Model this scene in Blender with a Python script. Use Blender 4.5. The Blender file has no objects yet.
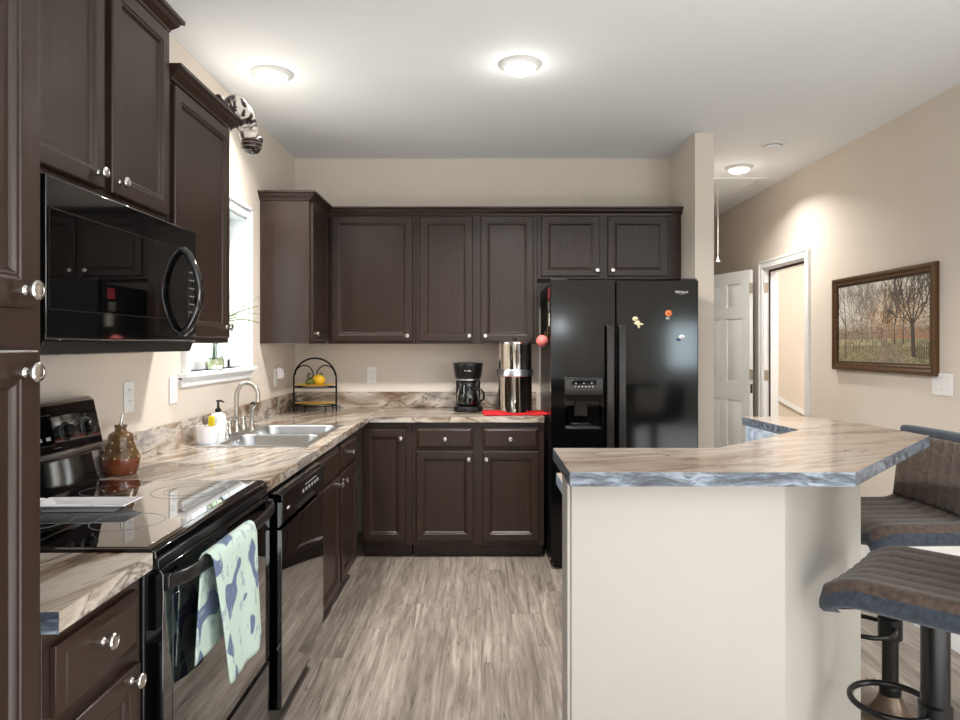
import bpy, bmesh, math, random
import numpy as np
from mathutils import Vector, Matrix
random.seed(7)
scn = bpy.context.scene
C = scn.collection
PI = math.pi
# ------------------------------------------------------------------ camera
F = 683.0; CX = 481.0; CY = 345.0; H = 1.371
cam_d = bpy.data.cameras.new('camera'); cam = bpy.data.objects.new('camera', cam_d); C.objects.link(cam)
cam.location = (0, 0, H); cam.rotation_euler = (PI/2, 0, 0)
cam_d.sensor_width = 36.0; cam_d.lens = F/960*36.0
cam_d.shift_x = -1/960; cam_d.shift_y = -15/960
cam_d.clip_start = 0.02; cam_d.clip_end = 200
scn.camera = cam
scn.view_settings.view_transform = 'Standard'; scn.view_settings.look = 'None'
scn.view_settings.gamma = 1; scn.view_settings.exposure = 0.32
try: scn.view_settings.use_curve_mapping = False
except Exception: pass
# ------------------------------------------------------------------ world
w = bpy.data.worlds.new('world'); scn.world = w; w.use_nodes = True
bg = w.node_tree.nodes['Background']
bg.inputs[0].default_value = (0.80, 0.90, 1.0, 1); bg.inputs[1].default_value = 3.2
# ------------------------------------------------------------------ lights
def area(name, loc, rot, sx, sy, power, col=(1, 1, 1), spread=180):
    d = bpy.data.lights.new(name, 'AREA'); d.shape = 'RECTANGLE'; d.size = sx; d.size_y = sy
    d.energy = power; d.color = col; d.spread = math.radians(spread)
    o = bpy.data.objects.new(name, d); o.location = loc; o.rotation_euler = rot; C.objects.link(o); return o
area('overhead_fill', (0.6, -1.6, 2.70), (0, 0, 0), 3.0, 2.4, 30, (.98, 0.99, 1.0))  # added overhead fill behind the camera, no fixture modelled
area('ceiling_fill_up', (1.9, -1.2, 0.03), (PI, 0, 0), 4.0, 3.4, 145, (.95, 0.98, 1.0))  # added upward fill to brighten the ceiling; no sun falls on this floor
area('rear_window_light', (3.66, -3.96, 1.36), (PI/2, 0, 0), .56, .80, 22, (0.74, 0.92, 1.0))
area('rear_fill', (0.3, -3.85, 1.25), (PI/2, 0, 0), 2.0, 1.5, 9, (0.86, 0.94, 1.0))  # added soft fill from behind the camera; wall_rear has no opening here
area('kitchen_window_light', (-1.95, 3.56, 1.70), (0, -PI/2, 0), 1.9, 1.9, 24, (0.80, 0.90, 1.0))
area('side_window_light', (5.05, -0.9, 1.55), (0, PI/2, 0), 1.6, 2.2, 80, (.98, 0.98, 1.0))
EX = None

# ------------------------------------------------------------------ materials
MATS = {}
def s2l(c):
    return tuple(((v/255)/12.92 if v/255 <= .04045 else (((v/255)+.055)/1.055)**2.4) for v in c)
def mat(name, rgb, rough=.5, metal=0, spec=.5, coat=0, emit=None, es=0, trans=0, ior=1.45, alpha=1, noise=None, bump=None, coat_rough=.05, sheen=0):
    """rgb in sRGB 0..255; noise=(scale,amount,(sx,sy,sz)) varies the base colour; bump=(scale,strength)"""
    m = bpy.data.materials.new(name); m.use_nodes = True
    nt = m.node_tree; b = nt.nodes['Principled BSDF']
    c = s2l(rgb)
    b.inputs['Base Color'].default_value = (*c, 1); b.inputs['Roughness'].default_value = rough
    b.inputs['Metallic'].default_value = metal; b.inputs['Specular IOR Level'].default_value = spec
    b.inputs['Coat Weight'].default_value = coat; b.inputs['Coat Roughness'].default_value = coat_rough
    b.inputs['Transmission Weight'].default_value = trans; b.inputs['IOR'].default_value = ior
    b.inputs['Alpha'].default_value = alpha; b.inputs['Sheen Weight'].default_value = sheen
    if emit: b.inputs['Emission Color'].default_value = (*s2l(emit), 1); b.inputs['Emission Strength'].default_value = es
    tc = nt.nodes.new('ShaderNodeTexCoord')
    ns, na, nsc = noise if noise else (18, .05, (1, 1, 1))
    mp = nt.nodes.new('ShaderNodeMapping'); mp.inputs['Scale'].default_value = nsc
    n = nt.nodes.new('ShaderNodeTexNoise'); n.inputs['Scale'].default_value = ns; n.inputs['Detail'].default_value = 6
    nt.links.new(tc.outputs['Object'], mp.inputs[0]); nt.links.new(mp.outputs[0], n.inputs['Vector'])
    r = nt.nodes.new('ShaderNodeValToRGB')
    r.color_ramp.elements[0].position = .3; r.color_ramp.elements[1].position = .7
    r.color_ramp.elements[0].color = (*[v*(1-na) for v in c], 1); r.color_ramp.elements[1].color = (*[min(1, v*(1+na)) for v in c], 1)
    nt.links.new(n.outputs['Fac'], r.inputs[0]); nt.links.new(r.outputs[0], b.inputs['Base Color'])
    if bump:
        n2 = nt.nodes.new('ShaderNodeTexNoise'); n2.inputs['Scale'].default_value = bump[0]; n2.inputs['Detail'].default_value = 4
        nt.links.new(tc.outputs['Object'], n2.inputs['Vector'])
        bp = nt.nodes.new('ShaderNodeBump'); bp.inputs['Strength'].default_value = bump[1]; bp.inputs['Distance'].default_value = .01
        nt.links.new(n2.outputs['Fac'], bp.inputs['Height']); nt.links.new(bp.outputs[0], b.inputs['Normal'])
    MATS[name] = m; return m
M = MATS
mat('wall_paint', (220, 210, 198), .6, noise=(2, .015, (1, 1, 1)), bump=(220, .03))
mat('ceiling_paint', (236, 239, 241), .8, noise=(2, .01, (1, 1, 1)))
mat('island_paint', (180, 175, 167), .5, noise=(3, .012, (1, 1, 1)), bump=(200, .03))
mat('trim_white', (236, 238, 239), .35, noise=(3, .01, (1, 1, 1)))
mat('door_white', (222, 226, 228), .4, noise=(3, .01, (1, 1, 1)))
mat('espresso_wood', (46, 32, 24), .33, noise=(7, .20, (6, 6, .5)), coat=.12, coat_rough=.25, spec=.45, bump=(60, .02))
mat('toe_wood', (34, 26, 23), .5, noise=(7, .15, (6, 6, .5)))
mat('cabinet_bottom', (188, 172, 150), .5)
mat('nickel', (208, 204, 198), .24, 1)
mat('brushed_nickel', (190, 186, 178), .28, 1)
mat('steel', (214, 218, 222), .28, 1, noise=(20, .04, (1, 8, 1)))
mat('chrome', (232, 228, 220), .06, 1)
mat('gloss_black', (7, 7, 8), .045, spec=.8, coat=.6)
mat('glass_black', (5, 5, 6), .02, spec=1.0, coat=1.0, coat_rough=.02)
mat('fridge_black', (7, 7, 8), .10, spec=.38)
mat('satin_black', (16, 16, 17), .28)
mat('handle_black', (44, 42, 41), .25, .3)
mat('dark_cavity', (4, 4, 4), .6)
mat('grey_print', (150, 152, 154), .5)
mat('white_print', (225, 225, 225), .5)
mat('ring_grey', (120, 122, 124), .25)
mat('iron_black', (22, 19, 18), .45, .6)
mat('white_ceramic', (244, 242, 244), .15, coat=.5)
mat('white_plastic', (238, 238, 236), .35)
mat('slot_grey', (120, 118, 112), .5)
mat('rust_glaze', (112, 58, 34), .16, noise=(9, .35, (1, 1, 1)), coat=.6)
mat('speckle_glaze', (104, 78, 50), .2, noise=(40, .55, (1, 1, 1)), coat=.5)
mat('cream_dot', (200, 178, 140), .3)
mat('yellow_ceramic', (240, 194, 84), .3, noise=(25, .2, (1, 1, 1)))
mat('lemon_skin', (232, 186, 44), .4, bump=(90, .2))
mat('lime_skin', (92, 104, 38), .4, bump=(90, .2))
mat('soap_label', (222, 226, 222), .3)
mat('yellow_plastic', (226, 206, 30), .4)
mat('green_plastic', (70, 140, 80), .4)
mat('grey_bristle', (120, 112, 100), .7)
mat('red_cloth', (196, 26, 32), .85, noise=(60, .12, (1, 1, 1)), bump=(300, .3))
mat('coffee_black', (20, 19, 20), .3, noise=(300, .2, (1, 1, 1)))
mat('coffee_dark', (12, 8, 6), .08)
mat('clear_glass', (235, 240, 240), .02, trans=1, ior=1.45)
mat('pane_glass', (245, 250, 250), .0, trans=1, ior=1.02, spec=.3)
mat('leaf_green', (112, 140, 78), .5)
mat('leaf_pale', (246, 249, 236), .5)
mat('vase_water', (240, 238, 190), .05, trans=.85, ior=1.33)
mat('lamp_lens', (255, 250, 240), .4, emit=(255, 246, 232), es=2.2)
mat('globe_glow', (255, 255, 255), .4, emit=(235, 245, 255), es=30)
mat('lamp_trim', (212, 212, 210), .35)
mat('frame_bronze', (88, 63, 38), .38, .35, noise=(70, .35, (1, 1, 1)))
mat('frame_dark', (40, 27, 18), .4)
mat('weather_brown', (54, 34, 26), .7)
mat('hinge_metal', (176, 170, 158), .35, .9)
mat('post_metal', (56, 53, 51), .3, .7)
mat('base_bronze', (108, 92, 78), .3, .5)
mat('suede_brown', (82, 67, 56), .85, noise=(60, .42, (1, 1, 1)), bump=(180, .35), sheen=.3)
mat('suede_blue', (48, 56, 68), .8, noise=(70, .45, (1, 1, 1)), bump=(160, .3), sheen=.3)
mat('magnet_cream', (224, 214, 176), .5)
mat('magnet_orange', (232, 130, 72), .5)
mat('magnet_grey', (150, 156, 150), .5)
mat('magnet_white', (238, 240, 244), .5)
mat('magnet_blue', (52, 60, 110), .5)
mat('magnet_dark', (20, 18, 18), .5)
mat('photo_red', (170, 60, 62), .4, noise=(80, .5, (1, 1, 1)))
mat('photo_cream', (222, 214, 196), .4)
mat('photo_grey', (110, 104, 100), .4, noise=(90, .6, (1, 1, 1)))
mat('pink_vinyl', (224, 120, 112), .35, noise=(30, .15, (1, 1, 1)))
mat('brass_dark', (120, 98, 62), .35, .7)
mat('cord_white', (236, 234, 228), .6)
mat('lit_red', (255, 60, 80), .5, emit=(255, 70, 90), es=.8)
mat('siding_white', (214, 222, 230), .6)
mat('lawn', (120, 140, 90), .9)

def streak_mat(name, stops, rotz, sc_long, sc_cross, rough, vein=(70, 55, 46), vein_amt=.75, seed=0.0, rotv=(0, 0, 0), blotch=None, coat=.2):
    m = bpy.data.materials.new(name); m.use_nodes = True; nt = m.node_tree; b = nt.nodes['Principled BSDF']
    L = nt.links.new; N = nt.nodes.new
    tc = N('ShaderNodeTexCoord'); mp = N('ShaderNodeMapping'); mp.vector_type = 'TEXTURE'
    mp.inputs['Rotation'].default_value = (rotv[0], rotv[1], rotz)
    mp.inputs['Location'].default_value = (seed, seed*.7, seed*.3)
    L(tc.outputs['Object'], mp.inputs[0])
    # warp
    wn = N('ShaderNodeTexNoise'); wn.inputs['Scale'].default_value = 1.6; wn.inputs['Detail'].default_value = 3
    L(mp.outputs[0], wn.inputs['Vector'])
    sub = N('ShaderNodeVectorMath'); sub.operation = 'SUBTRACT'; sub.inputs[1].default_value = (.5, .5, .5); L(wn.outputs['Color'], sub.inputs[0])
    scl = N('ShaderNodeVectorMath'); scl.operation = 'SCALE'; scl.inputs['Scale'].default_value = .22; L(sub.outputs[0], scl.inputs[0])
    add = N('ShaderNodeVectorMath'); add.operation = 'ADD'; L(mp.outputs[0], add.inputs[0]); L(scl.outputs[0], add.inputs[1])
    m1 = N('ShaderNodeMapping'); m1.inputs['Scale'].default_value = (sc_long, sc_cross, sc_cross); L(add.outputs[0], m1.inputs[0])
    n1 = N('ShaderNodeTexNoise'); n1.inputs['Scale'].default_value = 1; n1.inputs['Detail'].default_value = 9; n1.inputs['Roughness'].default_value = .62
    L(m1.outputs[0], n1.inputs['Vector'])
    r1 = N('ShaderNodeValToRGB'); cr = r1.color_ramp
    while len(cr.elements) > 1: cr.elements.remove(cr.elements[-1])
    cr.elements[0].position = stops[0][0]; cr.elements[0].color = (*s2l(stops[0][1]), 1)
    for p, c in stops[1:]:
        e = cr.elements.new(p); e.color = (*s2l(c), 1)
    L(n1.outputs['Fac'], r1.inputs[0])
    m2 = N('ShaderNodeMapping'); m2.inputs['Scale'].default_value = (sc_long*.8, sc_cross*1.5, sc_cross*1.5); m2.inputs['Location'].default_value = (3, 5, 1); L(add.outputs[0], m2.inputs[0])
    n2 = N('ShaderNodeTexNoise'); n2.inputs['Scale'].default_value = 1; n2.inputs['Detail'].default_value = 5; L(m2.outputs[0], n2.inputs['Vector'])
    r2 = N('ShaderNodeValToRGB'); c2 = r2.color_ramp
    c2.elements[0].position = .475; c2.elements[0].color = (0, 0, 0, 1); c2.elements[1].position = .505; c2.elements[1].color = (1, 1, 1, 1)
    e = c2.elements.new(.53); e.color = (0, 0, 0, 1)
    L(n2.outputs['Fac'], r2.inputs[0])
    mul = N('ShaderNodeMath'); mul.operation = 'MULTIPLY'; mul.inputs[1].default_value = vein_amt; L(r2.outputs[0], mul.inputs[0])
    mx = N('ShaderNodeMix'); mx.data_type = 'RGBA'; mx.inputs[7].default_value = (*s2l(vein), 1)
    L(mul.outputs[0], mx.inputs[0]); L(r1.outputs[0], mx.inputs[6]); L(mx.outputs[2], b.inputs['Base Color'])
    b.inputs['Roughness'].default_value = rough; b.inputs['Coat Weight'].default_value = coat; b.inputs['Coat Roughness'].default_value = .12
    MATS[name] = m
CT = [(.30, (84, 64, 50)), (.40, (122, 100, 82)), (.48, (158, 143, 127)), (.55, (192, 182, 170)), (.62, (146, 138, 132)), (.72, (98, 86, 78))]
streak_mat('laminate', CT, math.radians(68), .55, 8.5, .17, seed=1.3)
streak_mat('laminate_back', CT, math.radians(14), .6, 8.0, .2, seed=2.9)
streak_mat('laminate_bar', [(.28, (104, 80, 64)), (.38, (156, 134, 116)), (.48, (186, 170, 155)), (.60, (182, 170, 159)), (.72, (136, 122, 112))], math.radians(20), .9, 6.5, .2, seed=4.1, vein_amt=.5, vein=(110, 80, 60))
streak_mat('edge_blue', [(.30, (32, 36, 44)), (.42, (66, 74, 84)), (.52, (102, 112, 124)), (.62, (150, 160, 172)), (.72, (66, 74, 84))], math.radians(8), 7, 60, .3, vein=(30, 34, 42), vein_amt=.8, seed=0.6)
streak_mat('edge_pale', [(.30, (120, 132, 150)), (.45, (160, 178, 200)), (.58, (200, 212, 226)), (.72, (150, 164, 186))], math.radians(0), 10, 34, .3, vein=(96, 106, 124), vein_amt=.6, seed=3.6)

def floor_mat():
    m = bpy.data.materials.new('floor_planks'); m.use_nodes = True; nt = m.node_tree; b = nt.nodes['Principled BSDF']
    L = nt.links.new; N = nt.nodes.new
    tc = N('ShaderNodeTexCoord'); sx = N('ShaderNodeSeparateXYZ'); L(tc.outputs['Object'], sx.inputs[0])
    def mth(op, a, b_=None):
        n = N('ShaderNodeMath'); n.operation = op
        for k, q in enumerate((a, b_)):
            if q is None: continue
            if isinstance(q, (int, float)): n.inputs[k].default_value = q
            else: L(q, n.inputs[k])
        return n.outputs[0]
    xr = mth('DIVIDE', sx.outputs[0], .152); row = mth('FLOOR', xr); fx_ = mth('FRACT', xr)
    w1 = N('ShaderNodeTexWhiteNoise'); w1.noise_dimensions = '1D'; L(row, w1.inputs['W'])
    yr = mth('ADD', mth('DIVIDE', sx.outputs[1], 1.22), w1.outputs['Value']); colm = mth('FLOOR', yr); fy_ = mth('FRACT', yr)
    cb = N('ShaderNodeCombineXYZ'); L(row, cb.inputs[0]); L(colm, cb.inputs[1])
    w2 = N('ShaderNodeTexWhiteNoise'); w2.noise_dimensions = '2D'; L(cb.outputs[0], w2.inputs['Vector'])
    seam = mth('MAXIMUM', mth('LESS_THAN', fx_, .012), mth('LESS_THAN', fy_, .0016))
    class _B: pass
    br = _B(); br.outputs = {'Color': w2.outputs['Value'], 'Fac': mth('MULTIPLY', seam, .7)}
    # offset grain by brick colour
    off = N('ShaderNodeVectorMath'); off.operation = 'SCALE'; off.inputs['Scale'].default_value = 13.0; L(w2.outputs['Color'], off.inputs[0])
    add = N('ShaderNodeVectorMath'); add.operation = 'ADD'; L(tc.outputs['Object'], add.inputs[0]); L(off.outputs[0], add.inputs[1])
    m1 = N('ShaderNodeMapping'); m1.inputs['Scale'].default_value = (34, 2.0, 1); L(add.outputs[0], m1.inputs[0])
    n1 = N('ShaderNodeTexNoise'); n1.inputs['Scale'].default_value = 1; n1.inputs['Detail'].default_value = 9; n1.inputs['Roughness'].default_value = .65; n1.inputs['Distortion'].default_value = .8
    L(m1.outputs[0], n1.inputs['Vector'])
    r = N('ShaderNodeValToRGB'); cr = r.color_ramp
    cr.elements[0].position = .28; cr.elements[0].color = (*s2l((84, 76, 69)), 1); cr.elements[1].position = .74; cr.elements[1].color = (*s2l((184, 176, 167)), 1)
    e = cr.elements.new(.42); e.color = (*s2l((125, 116, 107)), 1); e = cr.elements.new(.56); e.color = (*s2l((150, 141, 132)), 1)
    L(n1.outputs['Fac'], r.inputs[0])
    m2 = N('ShaderNodeMapping'); m2.inputs['Scale'].default_value = (5, .8, 1); L(add.outputs[0], m2.inputs[0])
    n2 = N('ShaderNodeTexNoise'); n2.inputs['Scale'].default_value = 1; n2.inputs['Detail'].default_value = 3; L(m2.outputs[0], n2.inputs['Vector'])
    r2 = N('ShaderNodeValToRGB'); r2.color_ramp.elements[0].position = .3; r2.color_ramp.elements[0].color = (.74, .72, .70, 1)
    r2.color_ramp.elements[1].position = .7; r2.color_ramp.elements[1].color = (1.08, 1.06, 1.05, 1)
    L(n2.outputs['Fac'], r2.inputs[0])
    mx = N('ShaderNodeMix'); mx.data_type = 'RGBA'; mx.blend_type = 'MULTIPLY'; mx.inputs[0].default_value = .85
    L(r.outputs[0], mx.inputs[6]); L(r2.outputs[0], mx.inputs[7])
    m3 = N('ShaderNodeMapping'); m3.inputs['Scale'].default_value = (75, 5.5, 1); L(add.outputs[0], m3.inputs[0])
    n3 = N('ShaderNodeTexNoise'); n3.inputs['Scale'].default_value = 1; n3.inputs['Detail'].default_value = 4; n3.inputs['Distortion'].default_value = 1.2; L(m3.outputs[0], n3.inputs['Vector'])
    r3 = N('ShaderNodeValToRGB'); r3.color_ramp.elements[0].position = .60; r3.color_ramp.elements[0].color = (1, 1, 1, 1)
    r3.color_ramp.elements[1].position = .70; r3.color_ramp.elements[1].color = (.50, .47, .45, 1)
    L(n3.outputs['Fac'], r3.inputs[0])
    mx2 = N('ShaderNodeMix'); mx2.data_type = 'RGBA'; mx2.blend_type = 'MULTIPLY'; mx2.inputs[0].default_value = 1
    L(mx.outputs[2], mx2.inputs[6]); L(r3.outputs[0], mx2.inputs[7]); mx = mx2
    rb = N('ShaderNodeMapRange'); rb.inputs[3].default_value = .92; rb.inputs[4].default_value = 1.12; L(br.outputs['Color'], rb.inputs[0])
    hs = N('ShaderNodeHueSaturation'); L(mx.outputs[2], hs.inputs['Color']); L(rb.outputs[0], hs.inputs['Value'])
    mm = N('ShaderNodeMix'); mm.data_type = 'RGBA'; mm.inputs[7].default_value = (*s2l((112, 98, 88)), 1)
    L(br.outputs['Fac'], mm.inputs[0]); L(hs.outputs[0], mm.inputs[6]); L(mm.outputs[2], b.inputs['Base Color'])
    b.inputs['Roughness'].default_value = .42
    MATS['floor_planks'] = m
floor_mat()
def towel_mat():
    m = bpy.data.materials.new('towel_print'); m.use_nodes = True; nt = m.node_tree; b = nt.nodes['Principled BSDF']
    L = nt.links.new; N = nt.nodes.new
    tc = N('ShaderNodeTexCoord'); mp = N('ShaderNodeMapping'); mp.inputs['Scale'].default_value = (1, 1, .9); mp.inputs['Location'].default_value = (.3, .1, .24)
    L(tc.outputs['Object'], mp.inputs[0])
    n = N('ShaderNodeTexNoise'); n.inputs['Scale'].default_value = 13; n.inputs['Detail'].default_value = .6; n.inputs['Distortion'].default_value = .15
    L(mp.outputs[0], n.inputs['Vector'])
    r = N('ShaderNodeValToRGB'); r.color_ramp.elements[0].position = .575; r.color_ramp.elements[0].color = (*s2l((190, 208, 196)), 1)
    r.color_ramp.elements[1].position = .590; r.color_ramp.elements[1].color = (*s2l((100, 114, 142)), 1)
    L(n.outputs['Fac'], r.inputs[0])
    n3 = N('ShaderNodeTexNoise'); n3.inputs['Scale'].default_value = 30; n3.inputs['Detail'].default_value = 2; L(mp.outputs[0], n3.inputs['Vector'])
    r3 = N('ShaderNodeValToRGB'); r3.color_ramp.elements[0].position = .60; r3.color_ramp.elements[0].color = (0, 0, 0, 1); r3.color_ramp.elements[1].position = .63; r3.color_ramp.elements[1].color = (.7, .7, .7, 1)
    L(n3.outputs['Fac'], r3.inputs[0])
    mx = N('ShaderNodeMix'); mx.data_type = 'RGBA'; mx.inputs[7].default_value = (*s2l((150, 160, 172)), 1)
    L(r3.outputs[0], mx.inputs[0]); L(r.outputs[0], mx.inputs[6]); L(mx.outputs[2], b.inputs['Base Color'])
    n2 = N('ShaderNodeTexNoise'); n2.inputs['Scale'].default_value = 400; L(tc.outputs['Object'], n2.inputs['Vector'])
    bp = N('ShaderNodeBump'); bp.inputs['Strength'].default_value = .3; bp.inputs['Distance'].default_value = .002; L(n2.outputs['Fac'], bp.inputs['Height']); L(bp.outputs[0], b.inputs['Normal'])
    b.inputs['Roughness'].default_value = .9
    MATS['towel_print'] = m
towel_mat()
def fur_mat():
    m = bpy.data.materials.new('fur_patches'); m.use_nodes = True; nt = m.node_tree; b = nt.nodes['Principled BSDF']
    L = nt.links.new; N = nt.nodes.new
    tc = N('ShaderNodeTexCoord')
    n = N('ShaderNodeTexNoise'); n.inputs['Scale'].default_value = 13; n.inputs['Detail'].default_value = 3; n.inputs['Distortion'].default_value = 1
    L(tc.outputs['Object'], n.inputs['Vector'])
    r = N('ShaderNodeValToRGB'); r.color_ramp.elements[0].position = .42; r.color_ramp.elements[0].color = (*s2l((42, 30, 26)), 1)
    r.color_ramp.elements[1].position = .47; r.color_ramp.elements[1].color = (*s2l((222, 214, 204)), 1)
    L(n.outputs['Fac'], r.inputs[0]); L(r.outputs[0], b.inputs['Base Color']); b.inputs['Roughness'].default_value = .4
    MATS['fur_patches'] = m
fur_mat()
mat('fur_dark', (46, 33, 28), .35, noise=(22, .6, (1, 1, 4)))
mat('fur_stripe', (150, 136, 124), .4)
def vcol_mat():
    m = bpy.data.materials.new('autumn_print'); m.use_nodes = True; nt = m.node_tree; b = nt.nodes['Principled BSDF']
    a = nt.nodes.new('ShaderNodeVertexColor'); a.layer_name = 'Col'
    nt.links.new(a.outputs[0], b.inputs['Base Color']); b.inputs['Roughness'].default_value = .5
    b.inputs['Coat Weight'].default_value = .6; b.inputs['Coat Roughness'].default_value = .02
    MATS['autumn_print'] = m
vcol_mat()

# ------------------------------------------------------------------ mesh builder
class MB:
    def __init__(s): s.v = []; s.f = []
    def add(s, vs, fs, mtx=None):
        o = len(s.v)
        for p in vs:
            p = Vector(p)
            s.v.append(tuple(mtx @ p) if mtx else tuple(p))
        for f in fs: s.f.append(tuple(i+o for i in f))
        return s
    def box(s, x0, y0, z0, x1, y1, z1, mtx=None):
        if x0 > x1: x0, x1 = x1, x0
        if y0 > y1: y0, y1 = y1, y0
        if z0 > z1: z0, z1 = z1, z0
        vs = [(x0,y0,z0),(x1,y0,z0),(x1,y1,z0),(x0,y1,z0),(x0,y0,z1),(x1,y0,z1),(x1,y1,z1),(x0,y1,z1)]
        return s.add(vs, [(0,3,2,1),(4,5,6,7),(0,1,5,4),(1,2,6,5),(2,3,7,6),(3,0,4,7)], mtx)
    def prism(s, pts, z0, z1):      # polygon CCW in XY
        n = len(pts)
        vs = [(x,y,z0) for x,y in pts]+[(x,y,z1) for x,y in pts]
        fs = [tuple(range(n-1,-1,-1)), tuple(range(n,2*n))]+[(i,(i+1)%n,n+(i+1)%n,n+i) for i in range(n)]
        return s.add(vs, fs)
    def extr(s, prof, a, b, axis='x', mtx=None):   # profile (u,v) polygon swept along an axis between a and b
        n = len(prof)
        def P(t,u,v): return (t,u,v) if axis=='x' else (u,t,v)
        vs = [P(a,u,v) for u,v in prof]+[P(b,u,v) for u,v in prof]
        fs = [tuple(range(n)), tuple(range(2*n-1,n-1,-1))]+[(i,n+i,n+(i+1)%n,(i+1)%n) for i in range(n)]
        return s.add(vs, fs, mtx)
    def lathe(s, prof, c=(0,0,0), seg=24, mtx=None, sx=1, sy=1, cap=True):
        vs = []; fs = []; n = len(prof)
        for k in range(seg):
            a = 2*PI*k/seg
            for r,z in prof: vs.append((c[0]+r*math.cos(a)*sx, c[1]+r*math.sin(a)*sy, c[2]+z))
        for k in range(seg):
            k2 = (k+1)%seg
            for i in range(n-1): fs.append((k*n+i, k2*n+i, k2*n+i+1, k*n+i+1))
        if cap and prof[0][0] > 1e-6: fs.append(tuple(k*n for k in range(seg-1,-1,-1)))
        if cap and prof[-1][0] > 1e-6: fs.append(tuple(k*n+n-1 for k in range(seg)))
        return s.add(vs, fs, mtx)
    def cyl(s, p0, p1, r, seg=16, r2=None):
        return s.tube([p0,p1], [r, r if r2 is None else r2], seg)
    def tube(s, pts, r, seg=10, closed=False, flat=1.0):
        pts = [Vector(p) for p in pts]; n = len(pts)
        rs = r if isinstance(r,(list,tuple)) else [r]*n
        T = []
        for i in range(n):
            if closed: t = pts[(i+1)%n]-pts[i-1]
            else: t = pts[min(i+1,n-1)]-pts[max(i-1,0)]
            T.append(t.normalized() if t.length > 1e-9 else Vector((0,0,1)))
        up = Vector((0,0,1)) if abs(T[0].z) < .9 else Vector((1,0,0))
        nrm = (up - T[0]*up.dot(T[0])).normalized()
        vs = []
        for i in range(n):
            nrm = (nrm - T[i]*nrm.dot(T[i]))
            nrm = nrm.normalized() if nrm.length > 1e-6 else T[i].orthogonal().normalized()
            bn = T[i].cross(nrm)
            for k in range(seg):
                a = 2*PI*k/seg
                vs.append(tuple(pts[i]+(nrm*math.cos(a)+bn*math.sin(a)*flat)*rs[i]))
        fs = []
        m = n if closed else n-1
        for i in range(m):
            j = (i+1)%n
            for k in range(seg):
                k2 = (k+1)%seg
                fs.append((i*seg+k, i*seg+k2, j*seg+k2, j*seg+k))
        if not closed:
            fs.append(tuple(range(seg-1,-1,-1))); fs.append(tuple((n-1)*seg+k for k in range(seg)))
        return s.add(vs, fs)
    def ball(s, c, r, seg=18, rings=10, sc=(1,1,1), mtx=None):
        prof = [(max(0,math.sin(PI*i/rings))*r if 0<i<rings else 0, -math.cos(PI*i/rings)*r) for i in range(rings+1)]
        vs = []; fs = []
        m = Matrix.Translation(c) @ (mtx if mtx else Matrix.Identity(4)) @ Matrix.Diagonal((*sc,1))
        return s.lathe(prof, (0,0,0), seg, m)
    def panel(s, w, h, rings, back=0.0):
        """board in XZ, x 0..w, z 0..h, back at y=0, front towards -y; rings = [(inset, depth)...], last ring is capped"""
        vs = [(0,back,0),(w,back,0),(w,back,h),(0,back,h)]; fs = [(0,3,2,1)[::-1]]
        fs = [(0,3,2,1)]
        o = 0
        for ins,d in rings:
            vs += [(ins,-d,ins),(w-ins,-d,ins),(w-ins,-d,h-ins),(ins,-d,h-ins)]
            b = o+4
            for i in range(4):
                j = (i+1)%4
                fs.append((o+i,o+j,b+j,b+i))
            o = b
        fs.append((o,o+1,o+2,o+3))
        return s.add(vs, fs)
    def build(s, name, m, parent=None, bevel=0, smooth=35, loc=None, rotz=0, seg=2):
        me = bpy.data.meshes.new(name); me.from_pydata(s.v, [], s.f)
        bm = bmesh.new(); bm.from_mesh(me); bmesh.ops.remove_doubles(bm, verts=bm.verts, dist=1e-6)
        bmesh.ops.recalc_face_normals(bm, faces=bm.faces); bm.to_mesh(me); bm.free()
        if smooth:
            for p in me.polygons: p.use_smooth = True
            me.set_sharp_from_angle(angle=math.radians(smooth))
        me.materials.append(MATS[m] if isinstance(m,str) else m)
        o = bpy.data.objects.new(name, me); C.objects.link(o)
        if parent is not None: o.parent = parent
        if loc is not None: o.location = loc
        o.rotation_euler = (0,0,rotz)
        if bevel:
            bv = o.modifiers.new('bevel','BEVEL'); bv.width = bevel; bv.segments = seg; bv.limit_method = 'ANGLE'; bv.angle_limit = math.radians(40)
        return o
def tag(o, label, cat, group=None):
    o['label'] = label; o['category'] = cat
    if group: o['group'] = group
    return o
def thing(name, label, cat, loc=(0,0,0), rotz=0, group=None):
    o = bpy.data.objects.new(name, None); o.empty_display_size = .05; C.objects.link(o)
    o.location = loc; o.rotation_euler = (0,0,rotz); return tag(o, label, cat, group)
def struct(mb, name, m, bevel=0):
    o = mb.build(name, m, bevel=bevel); o['kind'] = 'structure'; return o
def lab(o, t): o['label'] = t; return o
def px(x, Y): return (x-CX)*Y/F
def pz(y, Y): return H-(y-CY)*Y/F

# ------------------------------------------------------------------ shell
XL, XR, YB, ZC = -1.362, 2.495, 5.0, 2.736
struct(MB().box(-1.50,-4.1,-.06, 5.3,8.2,0), 'floor', 'floor_planks')
struct(MB().box(-1.50,-4.1,ZC, 5.3,8.2,ZC+.08), 'ceiling', 'ceiling_paint')
WY0, WY1, WZ0, WZ1 = 3.17, 3.945, 1.245, 2.105      # kitchen window opening
b = MB(); T = .14
b.box(XL-T,-4.0,0, XL,WY0,ZC).box(XL-T,WY1,0, XL,YB,ZC).box(XL-T,WY0,0, XL,WY1,WZ0).box(XL-T,WY0,WZ1, XL,WY1,ZC)
struct(b, 'wall_left', 'wall_paint')
struct(MB().box(XL-T,YB,0, 1.378,YB+.12,ZC), 'wall_back', 'wall_paint')
struct(MB().box(1.378,4.398,0, 1.50,8.0,ZC), 'wall_partition', 'wall_paint')
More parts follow.
